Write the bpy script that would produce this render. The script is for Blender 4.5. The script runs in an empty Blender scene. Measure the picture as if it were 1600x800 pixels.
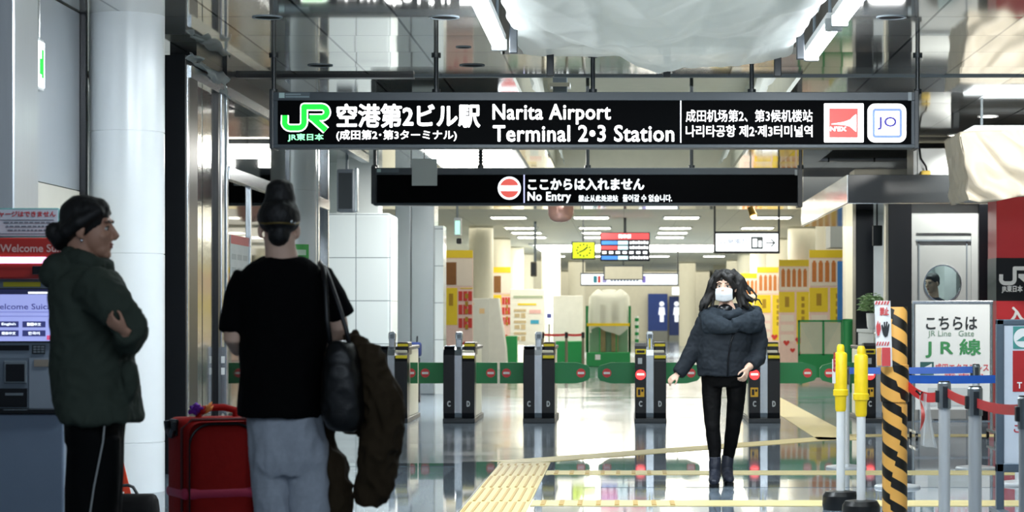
import bpy, bmesh, math, random
from mathutils import Vector, Matrix, noise
random.seed(7)
SC = bpy.context.scene
COL = SC.collection
PI = math.pi
V = Vector

# ------------------------------------------------------------------ camera, world, exposure
F, CX, HY, CH = 3500.0, 975.0, 492.0, 1.28      # focal length in px, vanishing point, horizon row, eye height
cam = bpy.data.cameras.new('camera')
cam.sensor_width = 36.0
cam.lens = F / 1600 * 36
cam.shift_x = -(CX - 800) / 1600
cam.shift_y = (HY - 400) / 1600
cam.clip_start, cam.clip_end = 0.5, 400
cam.dof.use_dof = True
cam.dof.focus_distance = 16.5
cam.dof.aperture_fstop = 4.5
cam.dof.aperture_blades = 9
camo = bpy.data.objects.new('camera', cam)
camo.location = (0, 0, CH)
camo.rotation_euler = (PI / 2, 0, 0)
COL.objects.link(camo)
SC.camera = camo
SC.view_settings.view_transform = 'Standard'
SC.view_settings.look = 'None'
SC.view_settings.gamma = 1.0
SC.view_settings.use_curve_mapping = False
SC.view_settings.exposure = 0.0
W = bpy.data.worlds.new('world')
SC.world = W
W.use_nodes = True
bg = W.node_tree.nodes['Background']
bg.inputs[0].default_value = (0.62, 0.78, 1.0, 1)
bg.inputs[1].default_value = 0.24


def lamp(name, kind, loc, power, color=(1, 1, 1), size=None, target=None, spot=None, blend=0.5):
    l = bpy.data.lights.new(name, kind)
    l.energy = power
    l.color = color
    if kind == 'AREA':
        l.shape = 'RECTANGLE'
        l.size, l.size_y = size
    elif size:
        l.shadow_soft_size = size
    if spot:
        l.spot_size, l.spot_blend = spot, blend
    o = bpy.data.objects.new(name, l)
    o.location = loc
    d = V(target) - V(loc) if target else V((0, 0, -1))
    o.rotation_euler = d.to_track_quat('-Z', 'Y').to_euler()
    COL.objects.link(o)
    return o


# light of the hall's own ceiling fittings (built below), and added fills
for y, p in ((47, 400), (60, 540), (74, 540), (90, 560), (106, 560)):
    lamp('hall_light', 'AREA', (0.8, y, 3.40), p, (1, .95, .80), (11, 11))
lamp('gate_light', 'AREA', (-2.0, 31, 3.38), 260, (.93, .97, 1), (1.1, 5.5))
lamp('gate_light', 'AREA', (3.3, 36, 3.38), 220, (1, .95, .82), (1.6, 6))
lamp('coffer_light', 'AREA', (0.3, 27, 4.1), 165, (.90, .97, 1), (2.2, 11))
lamp('tube_light', 'AREA', (-0.95, 15.3, 3.25), 90, (.86, .95, 1), (.1, 3.4))
lamp('tube_light', 'AREA', (1.49, 15.6, 3.25), 90, (.86, .95, 1), (.1, 3.4))
lamp('booth_spot', 'SPOT', (4.25, 26.45, 3.42), 340, (1, .97, .9), .05, (4.25, 27.0, 2.5), 1.9, .6)
lamp('booth_spot', 'SPOT', (3.98, 21.5, 3.42), 360, (1, .97, .9), .05, (4.2, 23.2, 1.6), 2.6, .5)  # added spot out of view, brightens the dust sheet; no fitting here
lamp('slab_light', 'AREA', (0.3, 14.5, 4.2), 60, (.88, .97, 1), (2.0, 9))
lamp('lobby_fill', 'AREA', (0.8, 10.6, 3.42), 380, (.88, .95, 1), (6, .6), (-.3, 19.5, 1.5))  # added unseen fill that front-lights bollards, second column and sign faces
lamp('side_room_fill', 'AREA', (-4.8, 21.5, 3.3), 100, (.9, 1, .98), (1, 4))  # added fill that brightens the room behind the glass
lamp('side_room_fill', 'AREA', (-4.9, 28, 3.35), 35, (.95, .99, 1), (1, 4))  # added fill, lightens what the ceiling mirrors on this side
# front fill, added unseen behind the camera for the dim ticket hall
lamp('front_fill', 'AREA', (1.0, 3.0, 3.9), 130, (.75, .88, 1), (8, 3), (0, 15, 1.6))


# ------------------------------------------------------------------ materials
def lin(h):
    h = h.lstrip('#')
    out = []
    for i in (0, 2, 4):
        c = int(h[i:i + 2], 16) / 255
        out.append(c / 12.92 if c <= .04045 else ((c + .055) / 1.055) ** 2.4)
    return out


MATS = {}


def nodes_of(name):
    m = bpy.data.materials.new(name)
    m.use_nodes = True
    return m, m.node_tree.nodes, m.node_tree.links, m.node_tree.nodes['Principled BSDF']


def mat(name, hexc, rough=.5, metal=0.0, var=.08, scale=6.0, bump=0.0, stretch=(1, 1, 1), spec=.5, trans=0.0, rvar=0.0):
    """principled surface with a little procedural unevenness"""
    if name in MATS:
        return MATS[name]
    m, N, L, b = nodes_of(name)
    c = lin(hexc)
    tc = N.new('ShaderNodeTexCoord')
    mp = N.new('ShaderNodeMapping')
    mp.inputs['Scale'].default_value = stretch
    nz = N.new('ShaderNodeTexNoise')
    nz.inputs['Scale'].default_value = scale
    nz.inputs['Detail'].default_value = 4
    L.new(tc.outputs['Object'], mp.inputs[0])
    L.new(mp.outputs[0], nz.inputs['Vector'])
    mx = N.new('ShaderNodeMix')
    mx.data_type = 'RGBA'
    mx.inputs[6].default_value = [max(0, v * (1 - var)) for v in c] + [1]
    mx.inputs[7].default_value = [min(1, v * (1 + var)) for v in c] + [1]
    L.new(nz.outputs[0], mx.inputs[0])
    L.new(mx.outputs[2], b.inputs['Base Color'])
    b.inputs['Roughness'].default_value = rough
    b.inputs['Metallic'].default_value = metal
    b.inputs['Specular IOR Level'].default_value = spec if rough < .65 else min(spec, .12)
    if trans:
        b.inputs['Transmission Weight'].default_value = trans
    if rvar:
        mr = N.new('ShaderNodeMapRange')
        mr.inputs[3].default_value = max(.01, rough - rvar)
        mr.inputs[4].default_value = rough + rvar
        L.new(nz.outputs[0], mr.inputs[0])
        L.new(mr.outputs[0], b.inputs['Roughness'])
    if bump:
        bp = N.new('ShaderNodeBump')
        bp.inputs['Strength'].default_value = bump
        bp.inputs['Distance'].default_value = .01
        L.new(nz.outputs[0], bp.inputs['Height'])
        L.new(bp.outputs[0], b.inputs['Normal'])
    MATS[name] = m
    return m


def glow(name, hexc, strength):
    if name in MATS:
        return MATS[name]
    m, N, L, b = nodes_of(name)
    c = lin(hexc)
    b.inputs['Base Color'].default_value = [v * .8 for v in c] + [1]
    b.inputs['Roughness'].default_value = .4
    nz = N.new('ShaderNodeTexNoise')
    nz.inputs['Scale'].default_value = 3
    mr = N.new('ShaderNodeMapRange')
    mr.inputs[3].default_value = strength * .96
    mr.inputs[4].default_value = strength * 1.04
    L.new(nz.outputs[0], mr.inputs[0])
    b.inputs['Emission Color'].default_value = c + [1]
    L.new(mr.outputs[0], b.inputs['Emission Strength'])
    MATS[name] = m
    return m


def glass(name, hexc='#dfeae8', clear=.88):
    if name in MATS:
        return MATS[name]
    m, N, L, b = nodes_of(name)
    N.remove(b)
    out = N['Material Output']
    t = N.new('ShaderNodeBsdfTransparent')
    t.inputs[0].default_value = lin(hexc) + [1]
    g = N.new('ShaderNodeBsdfGlossy')
    g.inputs['Roughness'].default_value = .03
    fr = N.new('ShaderNodeFresnel')
    fr.inputs[0].default_value = 1.5
    mx = N.new('ShaderNodeMixShader')
    L.new(fr.outputs[0], mx.inputs[0])
    L.new(t.outputs[0], mx.inputs[1])
    L.new(g.outputs[0], mx.inputs[2])
    L.new(mx.outputs[0], out.inputs[0])
    MATS[name] = m
    return m


def sheet_mat(name, hexc, clear=.25, rough=.35):
    """milky plastic film: diffuse, translucent and slightly see-through"""
    if name in MATS:
        return MATS[name]
    m, N, L, b = nodes_of(name)
    out = N['Material Output']
    c = lin(hexc)
    b.inputs['Base Color'].default_value = c + [1]
    b.inputs['Roughness'].default_value = rough
    nz = N.new('ShaderNodeTexNoise')
    nz.inputs['Scale'].default_value = 9
    bp = N.new('ShaderNodeBump')
    bp.inputs['Strength'].default_value = .35
    bp.inputs['Distance'].default_value = .02
    L.new(nz.outputs[0], bp.inputs['Height'])
    L.new(bp.outputs[0], b.inputs['Normal'])
    tl = N.new('ShaderNodeBsdfTranslucent')
    tl.inputs[0].default_value = c + [1]
    tr = N.new('ShaderNodeBsdfTransparent')
    m1 = N.new('ShaderNodeMixShader')
    m1.inputs[0].default_value = .45
    L.new(b.outputs[0], m1.inputs[1])
    L.new(tl.outputs[0], m1.inputs[2])
    m2 = N.new('ShaderNodeMixShader')
    m2.inputs[0].default_value = clear
    L.new(m1.outputs[0], m2.inputs[1])
    L.new(tr.outputs[0], m2.inputs[2])
    L.new(m2.outputs[0], out.inputs[0])
    MATS[name] = m
    return m


def math_node(N, L, op, a, b=None, c=None):
    n = N.new('ShaderNodeMath')
    n.operation = op
    for i, v in enumerate((a, b, c)):
        if v is None:
            continue
        if isinstance(v, (int, float)):
            n.inputs[i].default_value = v
        else:
            L.new(v, n.inputs[i])
    return n.outputs[0]


def tile_mat(name, hexc, tx, ty, line, hexline, rough, metal=0.0, var=.06, axes=('X', 'Y'), offs=(0, 0), rvar=.02, spec=.5, wav=0.0, tilt=0.0):
    """panels / tiles in object space with thin joints"""
    if name in MATS:
        return MATS[name]
    m, N, L, b = nodes_of(name)
    tc = N.new('ShaderNodeTexCoord')
    sp = N.new('ShaderNodeSeparateXYZ')
    L.new(tc.outputs['Object'], sp.inputs[0])
    cells, edges = [], []
    for ax, t, of in ((axes[0], tx, offs[0]), (axes[1], ty, offs[1])):
        u = math_node(N, L, 'DIVIDE', math_node(N, L, 'ADD', sp.outputs[ax], 100 * t + of), t)
        cells.append(math_node(N, L, 'FLOOR', u))
        fr = math_node(N, L, 'FRACT', u)
        edges.append(math_node(N, L, 'LESS_THAN', math_node(N, L, 'MINIMUM', fr, math_node(N, L, 'SUBTRACT', 1.0, fr)), line / t / 2))
    ed = math_node(N, L, 'MAXIMUM', edges[0], edges[1])
    cb = N.new('ShaderNodeCombineXYZ')
    L.new(cells[0], cb.inputs[0])
    L.new(cells[1], cb.inputs[1])
    wn = N.new('ShaderNodeTexWhiteNoise')
    wn.noise_dimensions = '2D'
    L.new(cb.outputs[0], wn.inputs['Vector'])
    c = lin(hexc)
    mx = N.new('ShaderNodeMix')
    mx.data_type = 'RGBA'
    mx.inputs[6].default_value = [v * (1 - var) for v in c] + [1]
    mx.inputs[7].default_value = [min(1, v * (1 + var)) for v in c] + [1]
    L.new(wn.outputs[0], mx.inputs[0])
    m2 = N.new('ShaderNodeMix')
    m2.data_type = 'RGBA'
    L.new(ed, m2.inputs[0])
    L.new(mx.outputs[2], m2.inputs[6])
    m2.inputs[7].default_value = lin(hexline) + [1]
    L.new(m2.outputs[2], b.inputs['Base Color'])
    b.inputs['Metallic'].default_value = metal
    b.inputs['Specular IOR Level'].default_value = spec
    mr = N.new('ShaderNodeMapRange')
    mr.inputs[3].default_value = max(.005, rough - rvar)
    mr.inputs[4].default_value = rough + rvar
    L.new(wn.outputs[0], mr.inputs[0])
    L.new(mr.outputs[0], b.inputs['Roughness'])
    if tilt:
        ge = N.new('ShaderNodeNewGeometry')
        v1 = N.new('ShaderNodeVectorMath')
        v1.operation = 'SUBTRACT'
        v1.inputs[1].default_value = (.5, .5, .5)
        L.new(wn.outputs['Color'], v1.inputs[0])
        v2 = N.new('ShaderNodeVectorMath')
        v2.operation = 'SCALE'
        v2.inputs[3].default_value = tilt
        L.new(v1.outputs[0], v2.inputs[0])
        v3 = N.new('ShaderNodeVectorMath')
        v3.operation = 'ADD'
        L.new(ge.outputs['Normal'], v3.inputs[0])
        L.new(v2.outputs[0], v3.inputs[1])
        v4 = N.new('ShaderNodeVectorMath')
        v4.operation = 'NORMALIZE'
        L.new(v3.outputs[0], v4.inputs[0])
        L.new(v4.outputs[0], b.inputs['Normal'])
    if wav:
        nz = N.new('ShaderNodeTexNoise')
        nz.inputs['Scale'].default_value = 1.3
        bp = N.new('ShaderNodeBump')
        bp.inputs['Strength'].default_value = wav
        bp.inputs['Distance'].default_value = .02
        L.new(nz.outputs[0], bp.inputs['Height'])
        if tilt:
            L.new(v4.outputs[0], bp.inputs['Normal'])
        L.new(bp.outputs[0], b.inputs['Normal'])
    MATS[name] = m
    return m


# ------------------------------------------------------------------ geometry helpers
def X_(px, Y):
    return (px - CX) * Y / F


def Z_(py, Y):
    return CH - (py - HY) * Y / F


def P(px, py, Y):
    return V((X_(px, Y), Y, Z_(py, Y)))


def finish(name, me, m, parent=None, smooth=None):
    me.materials.clear()
    for k in (m if isinstance(m, (list, tuple)) else [m]):
        me.materials.append(k)
    if smooth is not None:
        for p in me.polygons:
            p.use_smooth = True
        if smooth > 0:
            me.set_sharp_from_angle(angle=smooth)
    o = bpy.data.objects.new(name, me)
    COL.objects.link(o)
    if parent is not None:
        o.parent = parent
        off = root_loc(parent)
        if off.length > 0:
            me.transform(Matrix.Translation(-off))
    return o


def root_loc(o):
    t = V((0, 0, 0))
    while o is not None:
        t += o.location
        o = o.parent
    return t


class MB:
    """gathers shapes, then links them as ONE mesh object (built in world coordinates)"""

    def __init__(s):
        s.bm = bmesh.new()

    def box(s, x0, x1, y0, y1, z0, z1, bev=0, seg=2, rot=None):
        vs = [s.bm.verts.new((x, y, z)) for z in (z0, z1) for y in (y0, y1) for x in (x0, x1)]
        fs = [s.bm.faces.new([vs[i] for i in q]) for q in ((0, 2, 3, 1), (4, 5, 7, 6), (0, 1, 5, 4), (2, 6, 7, 3), (0, 4, 6, 2), (1, 3, 7, 5))]
        if bev:
            es = list({e for f in fs for e in f.edges})
            r = bmesh.ops.bevel(s.bm, geom=es, offset=bev, segments=seg, affect='EDGES', profile=.5)
            vs = list({v for f in r['faces'] for v in f.verts} | {v for v in vs if v.is_valid})
        if rot:
            bmesh.ops.transform(s.bm, matrix=rot, verts=[v for v in vs if v.is_valid])
        return s

    def pbox(s, px0, px1, py0, py1, Y, d=.02, bev=0, seg=2):
        return s.box(X_(px0, Y), X_(px1, Y), Y, Y + d, Z_(py1, Y), Z_(py0, Y), bev, seg)

    def tube(s, pts, r, n=12, cap=True):
        pts = [V(p) for p in pts]
        rs = r if isinstance(r, (list, tuple)) else [r] * len(pts)
        loft(s.bm, pts, [(a, a) for a in rs], n=n, cap=cap)
        return s

    def cyl(s, x, y, z0, z1, r, n=24, r2=None):
        return s.tube([(x, y, z0), (x, y, z1)], [r, r if r2 is None else r2], n)

    def lathe(s, x, y, prof, n=28):
        rings = []
        for r, z in prof:
            rings.append([s.bm.verts.new((x + r * math.cos(2 * PI * k / n), y + r * math.sin(2 * PI * k / n), z)) for k in range(n)])
        for a, b in zip(rings, rings[1:]):
            for k in range(n):
                s.bm.faces.new((a[k], a[(k + 1) % n], b[(k + 1) % n], b[k]))
        s.bm.faces.new(list(reversed(rings[0])))
        s.bm.faces.new(rings[-1])
        return s

    def prism(s, pts, axis, a, b):
        """closed polygon of 2-D points pushed along an axis from a to b"""
        def mk(u, w, t):
            return {'x': (t, u, w), 'y': (u, t, w), 'z': (u, w, t)}[axis]
        A = [s.bm.verts.new(mk(u, w, a)) for u, w in pts]
        B = [s.bm.verts.new(mk(u, w, b)) for u, w in pts]
        s.bm.faces.new(A)
        s.bm.faces.new(list(reversed(B)))
        n = len(pts)
        for i in range(n):
            s.bm.faces.new((A[i], B[i], B[(i + 1) % n], A[(i + 1) % n]))
        return s

    def stroke(s, pts, w, Y, d=.004, joint=True):
        """flat stroke in the X-Z plane at Y, like lettering cut from sheet"""
        pts = [V((p[0], p[1])) for p in pts]
        k = 0
        for p, q in zip(pts, pts[1:]):
            t = (q - p)
            if t.length < 1e-6:
                continue
            t.normalize()
            nn = V((-t.y, t.x)) * w / 2
            poly = [p + nn, p - nn, q - nn, q + nn]
            s.prism([(a.x, a.y) for a in poly], 'y', Y + k * 1e-5, Y + d)
            k += 1
        if joint:
            for p in pts[1:-1]:
                s.prism([(p.x + w / 2 * math.cos(a * PI / 8), p.y + w / 2 * math.sin(a * PI / 8)) for a in range(16)], 'y', Y + k * 1e-5, Y + d)
                k += 1
        return s

    def ell(s, c, rx, ry, rz, rot=None, n=16):
        r = bmesh.ops.create_uvsphere(s.bm, u_segments=n, v_segments=max(8, n * 2 // 3), radius=1)
        M = Matrix.Translation(V(c)) @ (rot.to_4x4() if rot else Matrix()) @ Matrix.Diagonal((rx, ry, rz, 1))
        bmesh.ops.transform(s.bm, matrix=M, verts=r['verts'])
        return s

    def quadgrid(s, fn, nu, nv):
        g = [[s.bm.verts.new(fn(i / nu, j / nv)) for i in range(nu + 1)] for j in range(nv + 1)]
        for j in range(nv):
            for i in range(nu):
                s.bm.faces.new((g[j][i], g[j][i + 1], g[j + 1][i + 1], g[j + 1][i]))
        return s

    def build(s, name, m, parent=None, smooth=None, solid=0):
        bmesh.ops.recalc_face_normals(s.bm, faces=s.bm.faces)
        me = bpy.data.meshes.new(name)
        s.bm.to_mesh(me)
        s.bm.free()
        o = finish(name, me, m, parent, smooth)
        if solid:
            md = o.modifiers.new('thickness', 'SOLIDIFY')
            md.thickness = solid
            md.offset = 0
        return o


def loft(bm, pts, radii, n=16, cap=True, ref=None, squash=None):
    """tube through pts; radii are (side, other) pairs; ref fixes the direction of the first radius"""
    pts = [V(p) for p in pts]
    rings = []
    prev = None
    for i, p in enumerate(pts):
        t = (pts[min(i + 1, len(pts) - 1)] - pts[max(i - 1, 0)])
        t = t.normalized() if t.length > 1e-9 else V((0, 0, 1))
        a = V(ref) if ref is not None else (prev if prev is not None else (V((1, 0, 0)) if abs(t.x) < .9 else V((0, 1, 0))))
        u = (a - t * a.dot(t)).normalized()
        w = t.cross(u).normalized()
        prev = u
        ra, rb = radii[i]
        rings.append([bm.verts.new(p + u * ra * math.cos(2 * PI * k / n) + w * rb * math.sin(2 * PI * k / n)) for k in range(n)])
    for a, b in zip(rings, rings[1:]):
        for k in range(n):
            bm.faces.new((a[k], a[(k + 1) % n], b[(k + 1) % n], b[k]))
    if cap:
        bm.faces.new(list(reversed(rings[0])))
        bm.faces.new(rings[-1])


def stack(bm, secs, n=28, cap=True, power=2.0):
    """horizontal rings (cx, cy, z, rx, ry), superellipse if power > 2"""
    rings = []
    for cx, cy, z, rx, ry in secs:
        r = []
        for k in range(n):
            c, s_ = math.cos(2 * PI * k / n), math.sin(2 * PI * k / n)
            e = 2.0 / power
            r.append(bm.verts.new((cx + rx * math.copysign(abs(c) ** e, c), cy + ry * math.copysign(abs(s_) ** e, s_), z)))
        rings.append(r)
    for a, b in zip(rings, rings[1:]):
        for k in range(n):
            bm.faces.new((a[k], a[(k + 1) % n], b[(k + 1) % n], b[k]))
    if cap:
        bm.faces.new(list(reversed(rings[0])))
        bm.faces.new(rings[-1])


def fuse(name, mb, m, voxel=.008, it=4, parent=None, fold=0, fs=9.0, fseed=0, squeeze=(1, 1, 1), post=None, keep_loc=None):
    """unites overlapping shapes into one continuous smooth surface"""
    bm = mb.bm
    bmesh.ops.recalc_face_normals(bm, faces=bm.faces)
    me = bpy.data.meshes.new('tmp')
    bm.to_mesh(me)
    bm.free()
    o = bpy.data.objects.new('tmp', me)
    COL.objects.link(o)
    md = o.modifiers.new('r', 'REMESH')
    md.mode = 'VOXEL'
    md.voxel_size = voxel
    md.adaptivity = 0
    dg = bpy.context.evaluated_depsgraph_get()
    me2 = bpy.data.meshes.new_from_object(o.evaluated_get(dg))
    bpy.data.objects.remove(o)
    b2 = bmesh.new()
    b2.from_mesh(me2)
    for _ in range(it):
        bmesh.ops.smooth_vert(b2, verts=b2.verts, factor=.5, use_axis_x=True, use_axis_y=True, use_axis_z=True)
    if fold:
        b2.normal_update()
        off = V((fseed * 3.7, fseed * 1.3, fseed * 2.1))
        mv = []
        for v in b2.verts:
            q = V((v.co.x * squeeze[0], v.co.y * squeeze[1], v.co.z * squeeze[2])) * fs + off
            h = noise.noise(q) + .5 * (1 - 2 * abs(noise.noise(q * 2.1 + V((5, 5, 5)))))
            mv.append(v.normal * h * fold)
        for v, d in zip(b2.verts, mv):
            v.co += d
    if post:
        post(b2)
    me3 = bpy.data.meshes.new(name)
    b2.to_mesh(me3)
    b2.free()
    bpy.data.meshes.remove(me2)
    if keep_loc is not None:
        me3.transform(Matrix.Translation(-V(keep_loc)))
    ob = finish(name, me3, m, parent, 0)
    if keep_loc is not None:
        ob.location = keep_loc
    return ob


def text(body, px0, px1, py0, py1, Y, m, parent, bold=.02, name='lettering', space=1.0):
    """lettering fitted to a box, standing in the X-Z plane and facing the viewer's side; bold spreads the strokes"""
    c = bpy.data.curves.new('t', 'FONT')
    c.body = body
    c.resolution_u = 3
    c.space_character = space
    o = bpy.data.objects.new('t', c)
    COL.objects.link(o)
    dg = bpy.context.evaluated_depsgraph_get()
    me = bpy.data.meshes.new_from_object(o.evaluated_get(dg))
    bpy.data.objects.remove(o)
    bpy.data.curves.remove(c)
    xs = [v.co.x for v in me.vertices]
    ys = [v.co.y for v in me.vertices]
    x0, x1, z0, z1 = X_(px0, Y), X_(px1, Y), Z_(py1, Y), Z_(py0, Y)
    ax, bx, ay, by = min(xs), max(xs), min(ys), max(ys)
    d = bold * (z1 - z0) / max(by - ay, 1e-6)
    x0, x1, z0, z1 = x0 + d, x1 - d, z0 + d, z1 - d
    base = [(x0 + (v.co.x - ax) / max(bx - ax, 1e-6) * (x1 - x0), z0 + (v.co.y - ay) / max(by - ay, 1e-6) * (z1 - z0)) for v in me.vertices]
    polys = [tuple(p.vertices) for p in me.polygons]
    bpy.data.meshes.remove(me)
    vs, fs = [], []
    sh = [(0, 0)] + ([(d * math.cos(k * PI / 4), d * math.sin(k * PI / 4)) for k in range(8)] if bold > .004 else [])
    for i, (dx, dz) in enumerate(sh):
        n0 = len(vs)
        vs += [(x + dx, Y - i * 4e-5, z + dz) for x, z in base]
        fs += [tuple(n0 + q for q in p) for p in polys]
    me = bpy.data.meshes.new(name)
    me.from_pydata(vs, [], fs)
    me.update()
    bm = bmesh.new()
    bm.from_mesh(me)
    bm.normal_update()
    for f in bm.faces:
        if f.normal.y > 0:
            f.normal_flip()
    bm.to_mesh(me)
    bm.free()
    return finish(name, me, m, parent)


def empty(name, loc, rz=0):
    o = bpy.data.objects.new(name, None)
    o.location = loc
    o.rotation_euler = (0, 0, rz)
    COL.objects.link(o)
    return o


def tag(o, label, cat, group=None, kind=None):
    o['label'] = label
    o['category'] = cat
    if group:
        o['group'] = group
    if kind:
        o['kind'] = kind
    return o


def thing(name, loc, label, cat, group=None, rz=0):
    return tag(empty(name, loc, rz), label, cat, group)


def struct(o):
    o['kind'] = 'structure'
    return o


def dup(root, delta, label=None):
    """a copy of a thing with copies of its parts and sub-parts, moved by delta"""
    r = root.copy()
    COL.objects.link(r)
    r.location = root.location + V(delta)
    for ch in list(root.children):
        c = ch.copy()
        COL.objects.link(c)
        c.parent = r
        for g in list(ch.children):
            d = g.copy()
            COL.objects.link(d)
            d.parent = c
    if label:
        r['label'] = label
    return r


# ------------------------------------------------------------------ palette
FLOOR = tile_mat('polished floor', '#74818d', .6, .6, .008, '#3c4246', .045, var=.14, rvar=.012, spec=.25, tilt=.0022)
FLOOR2 = tile_mat('pale hall floor', '#6f7c88', .6, .6, .008, '#5a6064', .115, var=.08, rvar=.02, spec=.12, tilt=.0016)
CEILM = tile_mat('polished ceiling', '#d2d1cb', .651, 1.1, .02, '#0c0d0e', .05, metal=.72, var=.05, offs=(.352, .2), rvar=.015, wav=.03, tilt=.008)
CREAM = mat('cream paint', '#e6e2cf', .6, var=.04)
CREAMC = tile_mat('matte ceiling', '#e9e5d2', 1.2, .6, .01, '#b8b39f', .5, var=.02)
WHITEC = mat('white enamel', '#dfe4e6', .22, var=.03, spec=.5)
WTILE = tile_mat('white wall panel', '#bcc5c7', .47, .597, .012, '#6d767b', .2, var=.03, axes=('X', 'Z'), offs=(-.05, .316))
STEEL = mat('brushed steel', '#b9bfc4', .24, 1.0, .10, 3, stretch=(30, 30, .6), rvar=.06)
STEELM = mat('mirror steel', '#c4c6c4', .11, 1.0, .06, 3, bump=.12, stretch=(1, 1, 3))
CHROME = mat('chrome', '#d8dbde', .12, 1.0, .03)
BLACK = mat('black enamel', '#090c11', .3, var=.1, spec=.35)
SATIN = mat('satin steel', '#ccd0d3', .32, .35, .05, 4, stretch=(20, 20, .5))
SWALL = mat('stainless wall', '#c6cbd0', .33, .75, .08, 3, stretch=(20, 20, .6), rvar=.06)
CHAR = mat('charcoal metal', '#1b2329', .38, var=.1)
SLATE = mat('slate frame', '#2c373f', .4, var=.1)
DARK = mat('dark void', '#0a0c0e', .8)
GREY = mat('light grey paint', '#aab0b0', .5, var=.04)
MIDG = mat('mid grey paint', '#6d7880', .5, var=.05)
CONC = mat('raw concrete', '#6d6b66', .85, var=.2, scale=4, bump=.4)
WHITE = mat('white plastic', '#e6e8e8', .4, var=.03)
GREEN = mat('gate green', '#0d7a42', .38, var=.06)
YELLOW = mat('tactile yellow', '#cdbd84', .5, var=.08, scale=12)
YEL2 = mat('safety yellow', '#f8d51c', .4, var=.05)
RED = mat('sign red', '#c3202a', .4, var=.06)
GLASS = glass('clear glass')
W_GLOW = glow('lit white', '#ffffff', 2.6)
W_GLOW2 = glow('lit white soft', '#f4fbff', 1.5)
TUBE = glow('lit tube', '#f0f8ff', 38)
PANEL_GLOW = glow('lit ceiling panel', '#fff8ea', 15)
GREEN_GLOW = glow('lit green', '#0fd83a', 1.1)
RED_GLOW = glow('lit red', '#ff3a3a', 1.6)
# ------------------------------------------------------------------ the setting
H = 3.45
EDGE = [(-9, 19.32), (-1.1, 19.32), (2.2, 23.45), (2.45, 23.95), (10, 23.95)]
struct(MB().prism([(-9, 4), (10, 4)] + EDGE[::-1], 'z', -.1, 0).build('floor', FLOOR))
struct(MB().prism(EDGE + [(10, 125), (-9, 125)], 'z', -.1, 0).build('floor_hall', FLOOR2))
cz = (H, H + .06)
cb = MB()
for x0, x1, y0, y1 in ((-6, -1.02, 5, 46), (1.62, 2.75, 5, 46), (2.75, 9, 5, 28.3), (2.75, 9, 31.8, 46), (-1.02, 1.62, 18.65, 20.5), (-1.02, 1.62, 34, 46)):
    cb.box(x0, x1, y0, y1, *cz)
struct(cb.build('ceiling', CEILM))
struct(MB().box(-7, 9, 46, 125, H, H + .06).build('ceiling_far', CREAMC))
# the opened ceiling over the aisle: raw slab above the plastic sheet, white coffer beyond it
op = MB()
op.box(-1.1, 1.7, 5, 18.65, 4.3, 4.36).box(-1.1, 1.7, 18.65, 18.7, H + .061, 4.3).box(-1.1, -1.02, 5, 18.65, H + .061, 4.3).box(1.62, 1.7, 5, 18.65, H + .061, 4.3)
op.box(2.7, 9, 28.2, 31.9, 4.2, 4.26).box(2.68, 2.75, 28.3, 31.8, H + .061, 4.2).box(2.75, 9, 31.8, 31.9, H + .061, 4.2)
struct(op.build('ceiling_slab', CONC))
co = MB()
co.box(-1.1, 1.7, 20.5, 34.1, 4.3, 4.36).box(-1.1, -1.02, 20.5, 34, H + .061, 4.3).box(1.62, 1.7, 20.5, 34, H + .061, 4.3).box(-1.02, 1.62, 34, 34.1, H + .061, 4.3).box(-1.02, 1.62, 20.4, 20.5, H + .061, 4.3)
struct(co.build('ceiling_coffer', mat('coffer paint', '#d8d2bd', .5)))
# black cross joint in the ceiling
struct(MB().box(-5, -1.9, 20.2, 20.34, H - .03, H).build('trim_1', BLACK))
struct(MB().box(-1.9, 8.5, 20.3, 20.36, H - .015, H).build('trim_2', MIDG))

struct(MB().box(-7.1, -7, 46, 125, 0, H).build('wall_left', CREAM))
struct(MB().box(-7, -5.4, 38, 38.1, 0, H).build('wall_left_return', CREAM))
struct(MB().box(-6.1, -6, 5, 38, 0, H).build('wall_left_near', GREY))
struct(MB().box(9, 9.1, 5, 125, 0, H).build('wall_right', CREAM))
struct(MB().box(-7, 9, 124.9, 125, 0, H).build('wall_back', CREAM))
struct(MB().box(2.72, 9, 34.05, 34.1, 2.98, H).build('blanking_panel', CHAR))  # charcoal panel added to hide the bright hall behind the dark void
struct(MB().box(5.6, 9, 36.5, 36.6, 0, H).build('wall_right_return', CREAM))
struct(MB().box(-6.9, 4.2, 110, 110.3, 0, H).build('wall_back_left', mat('cream tile', '#dfdbc8', .35)))
struct(MB().box(3.9, 9, 98, 98.3, 0, H).build('wall_back_right', CREAM))

# round pillars
def pillar(x, y, r, m, bands=True, z1=H):
    mb = MB()
    pr = [(r, 0)]
    if bands:
        for z in (.36, 1.72, 2.6):
            pr += [(r, z - .004), (r - .006, z - .003), (r - .006, z + .003), (r, z + .004)]
    pr += [(r, z1)]
    mb.lathe(x, y, pr, 48)
    return struct(mb.build('pillar', m, smooth=.5))


pillar(-3.61, 16.27, .27, WHITEC)
pillar(-3.55, 23.9, .27, WHITEC)
for y in (46.9, 54.9, 63.2, 71.4, 79.5, 88):
    if y > 47:
        pillar(-3.5, y, .30, CREAM, False)
    pillar(4.4, y + .35, .36, CREAM, False)
pillar(-2.35, 72, .30, CREAM, False)
pillar(-1.9, 90, .34, CREAM, False)
pillar(2.6, 92, .34, CREAM, False)

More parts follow.
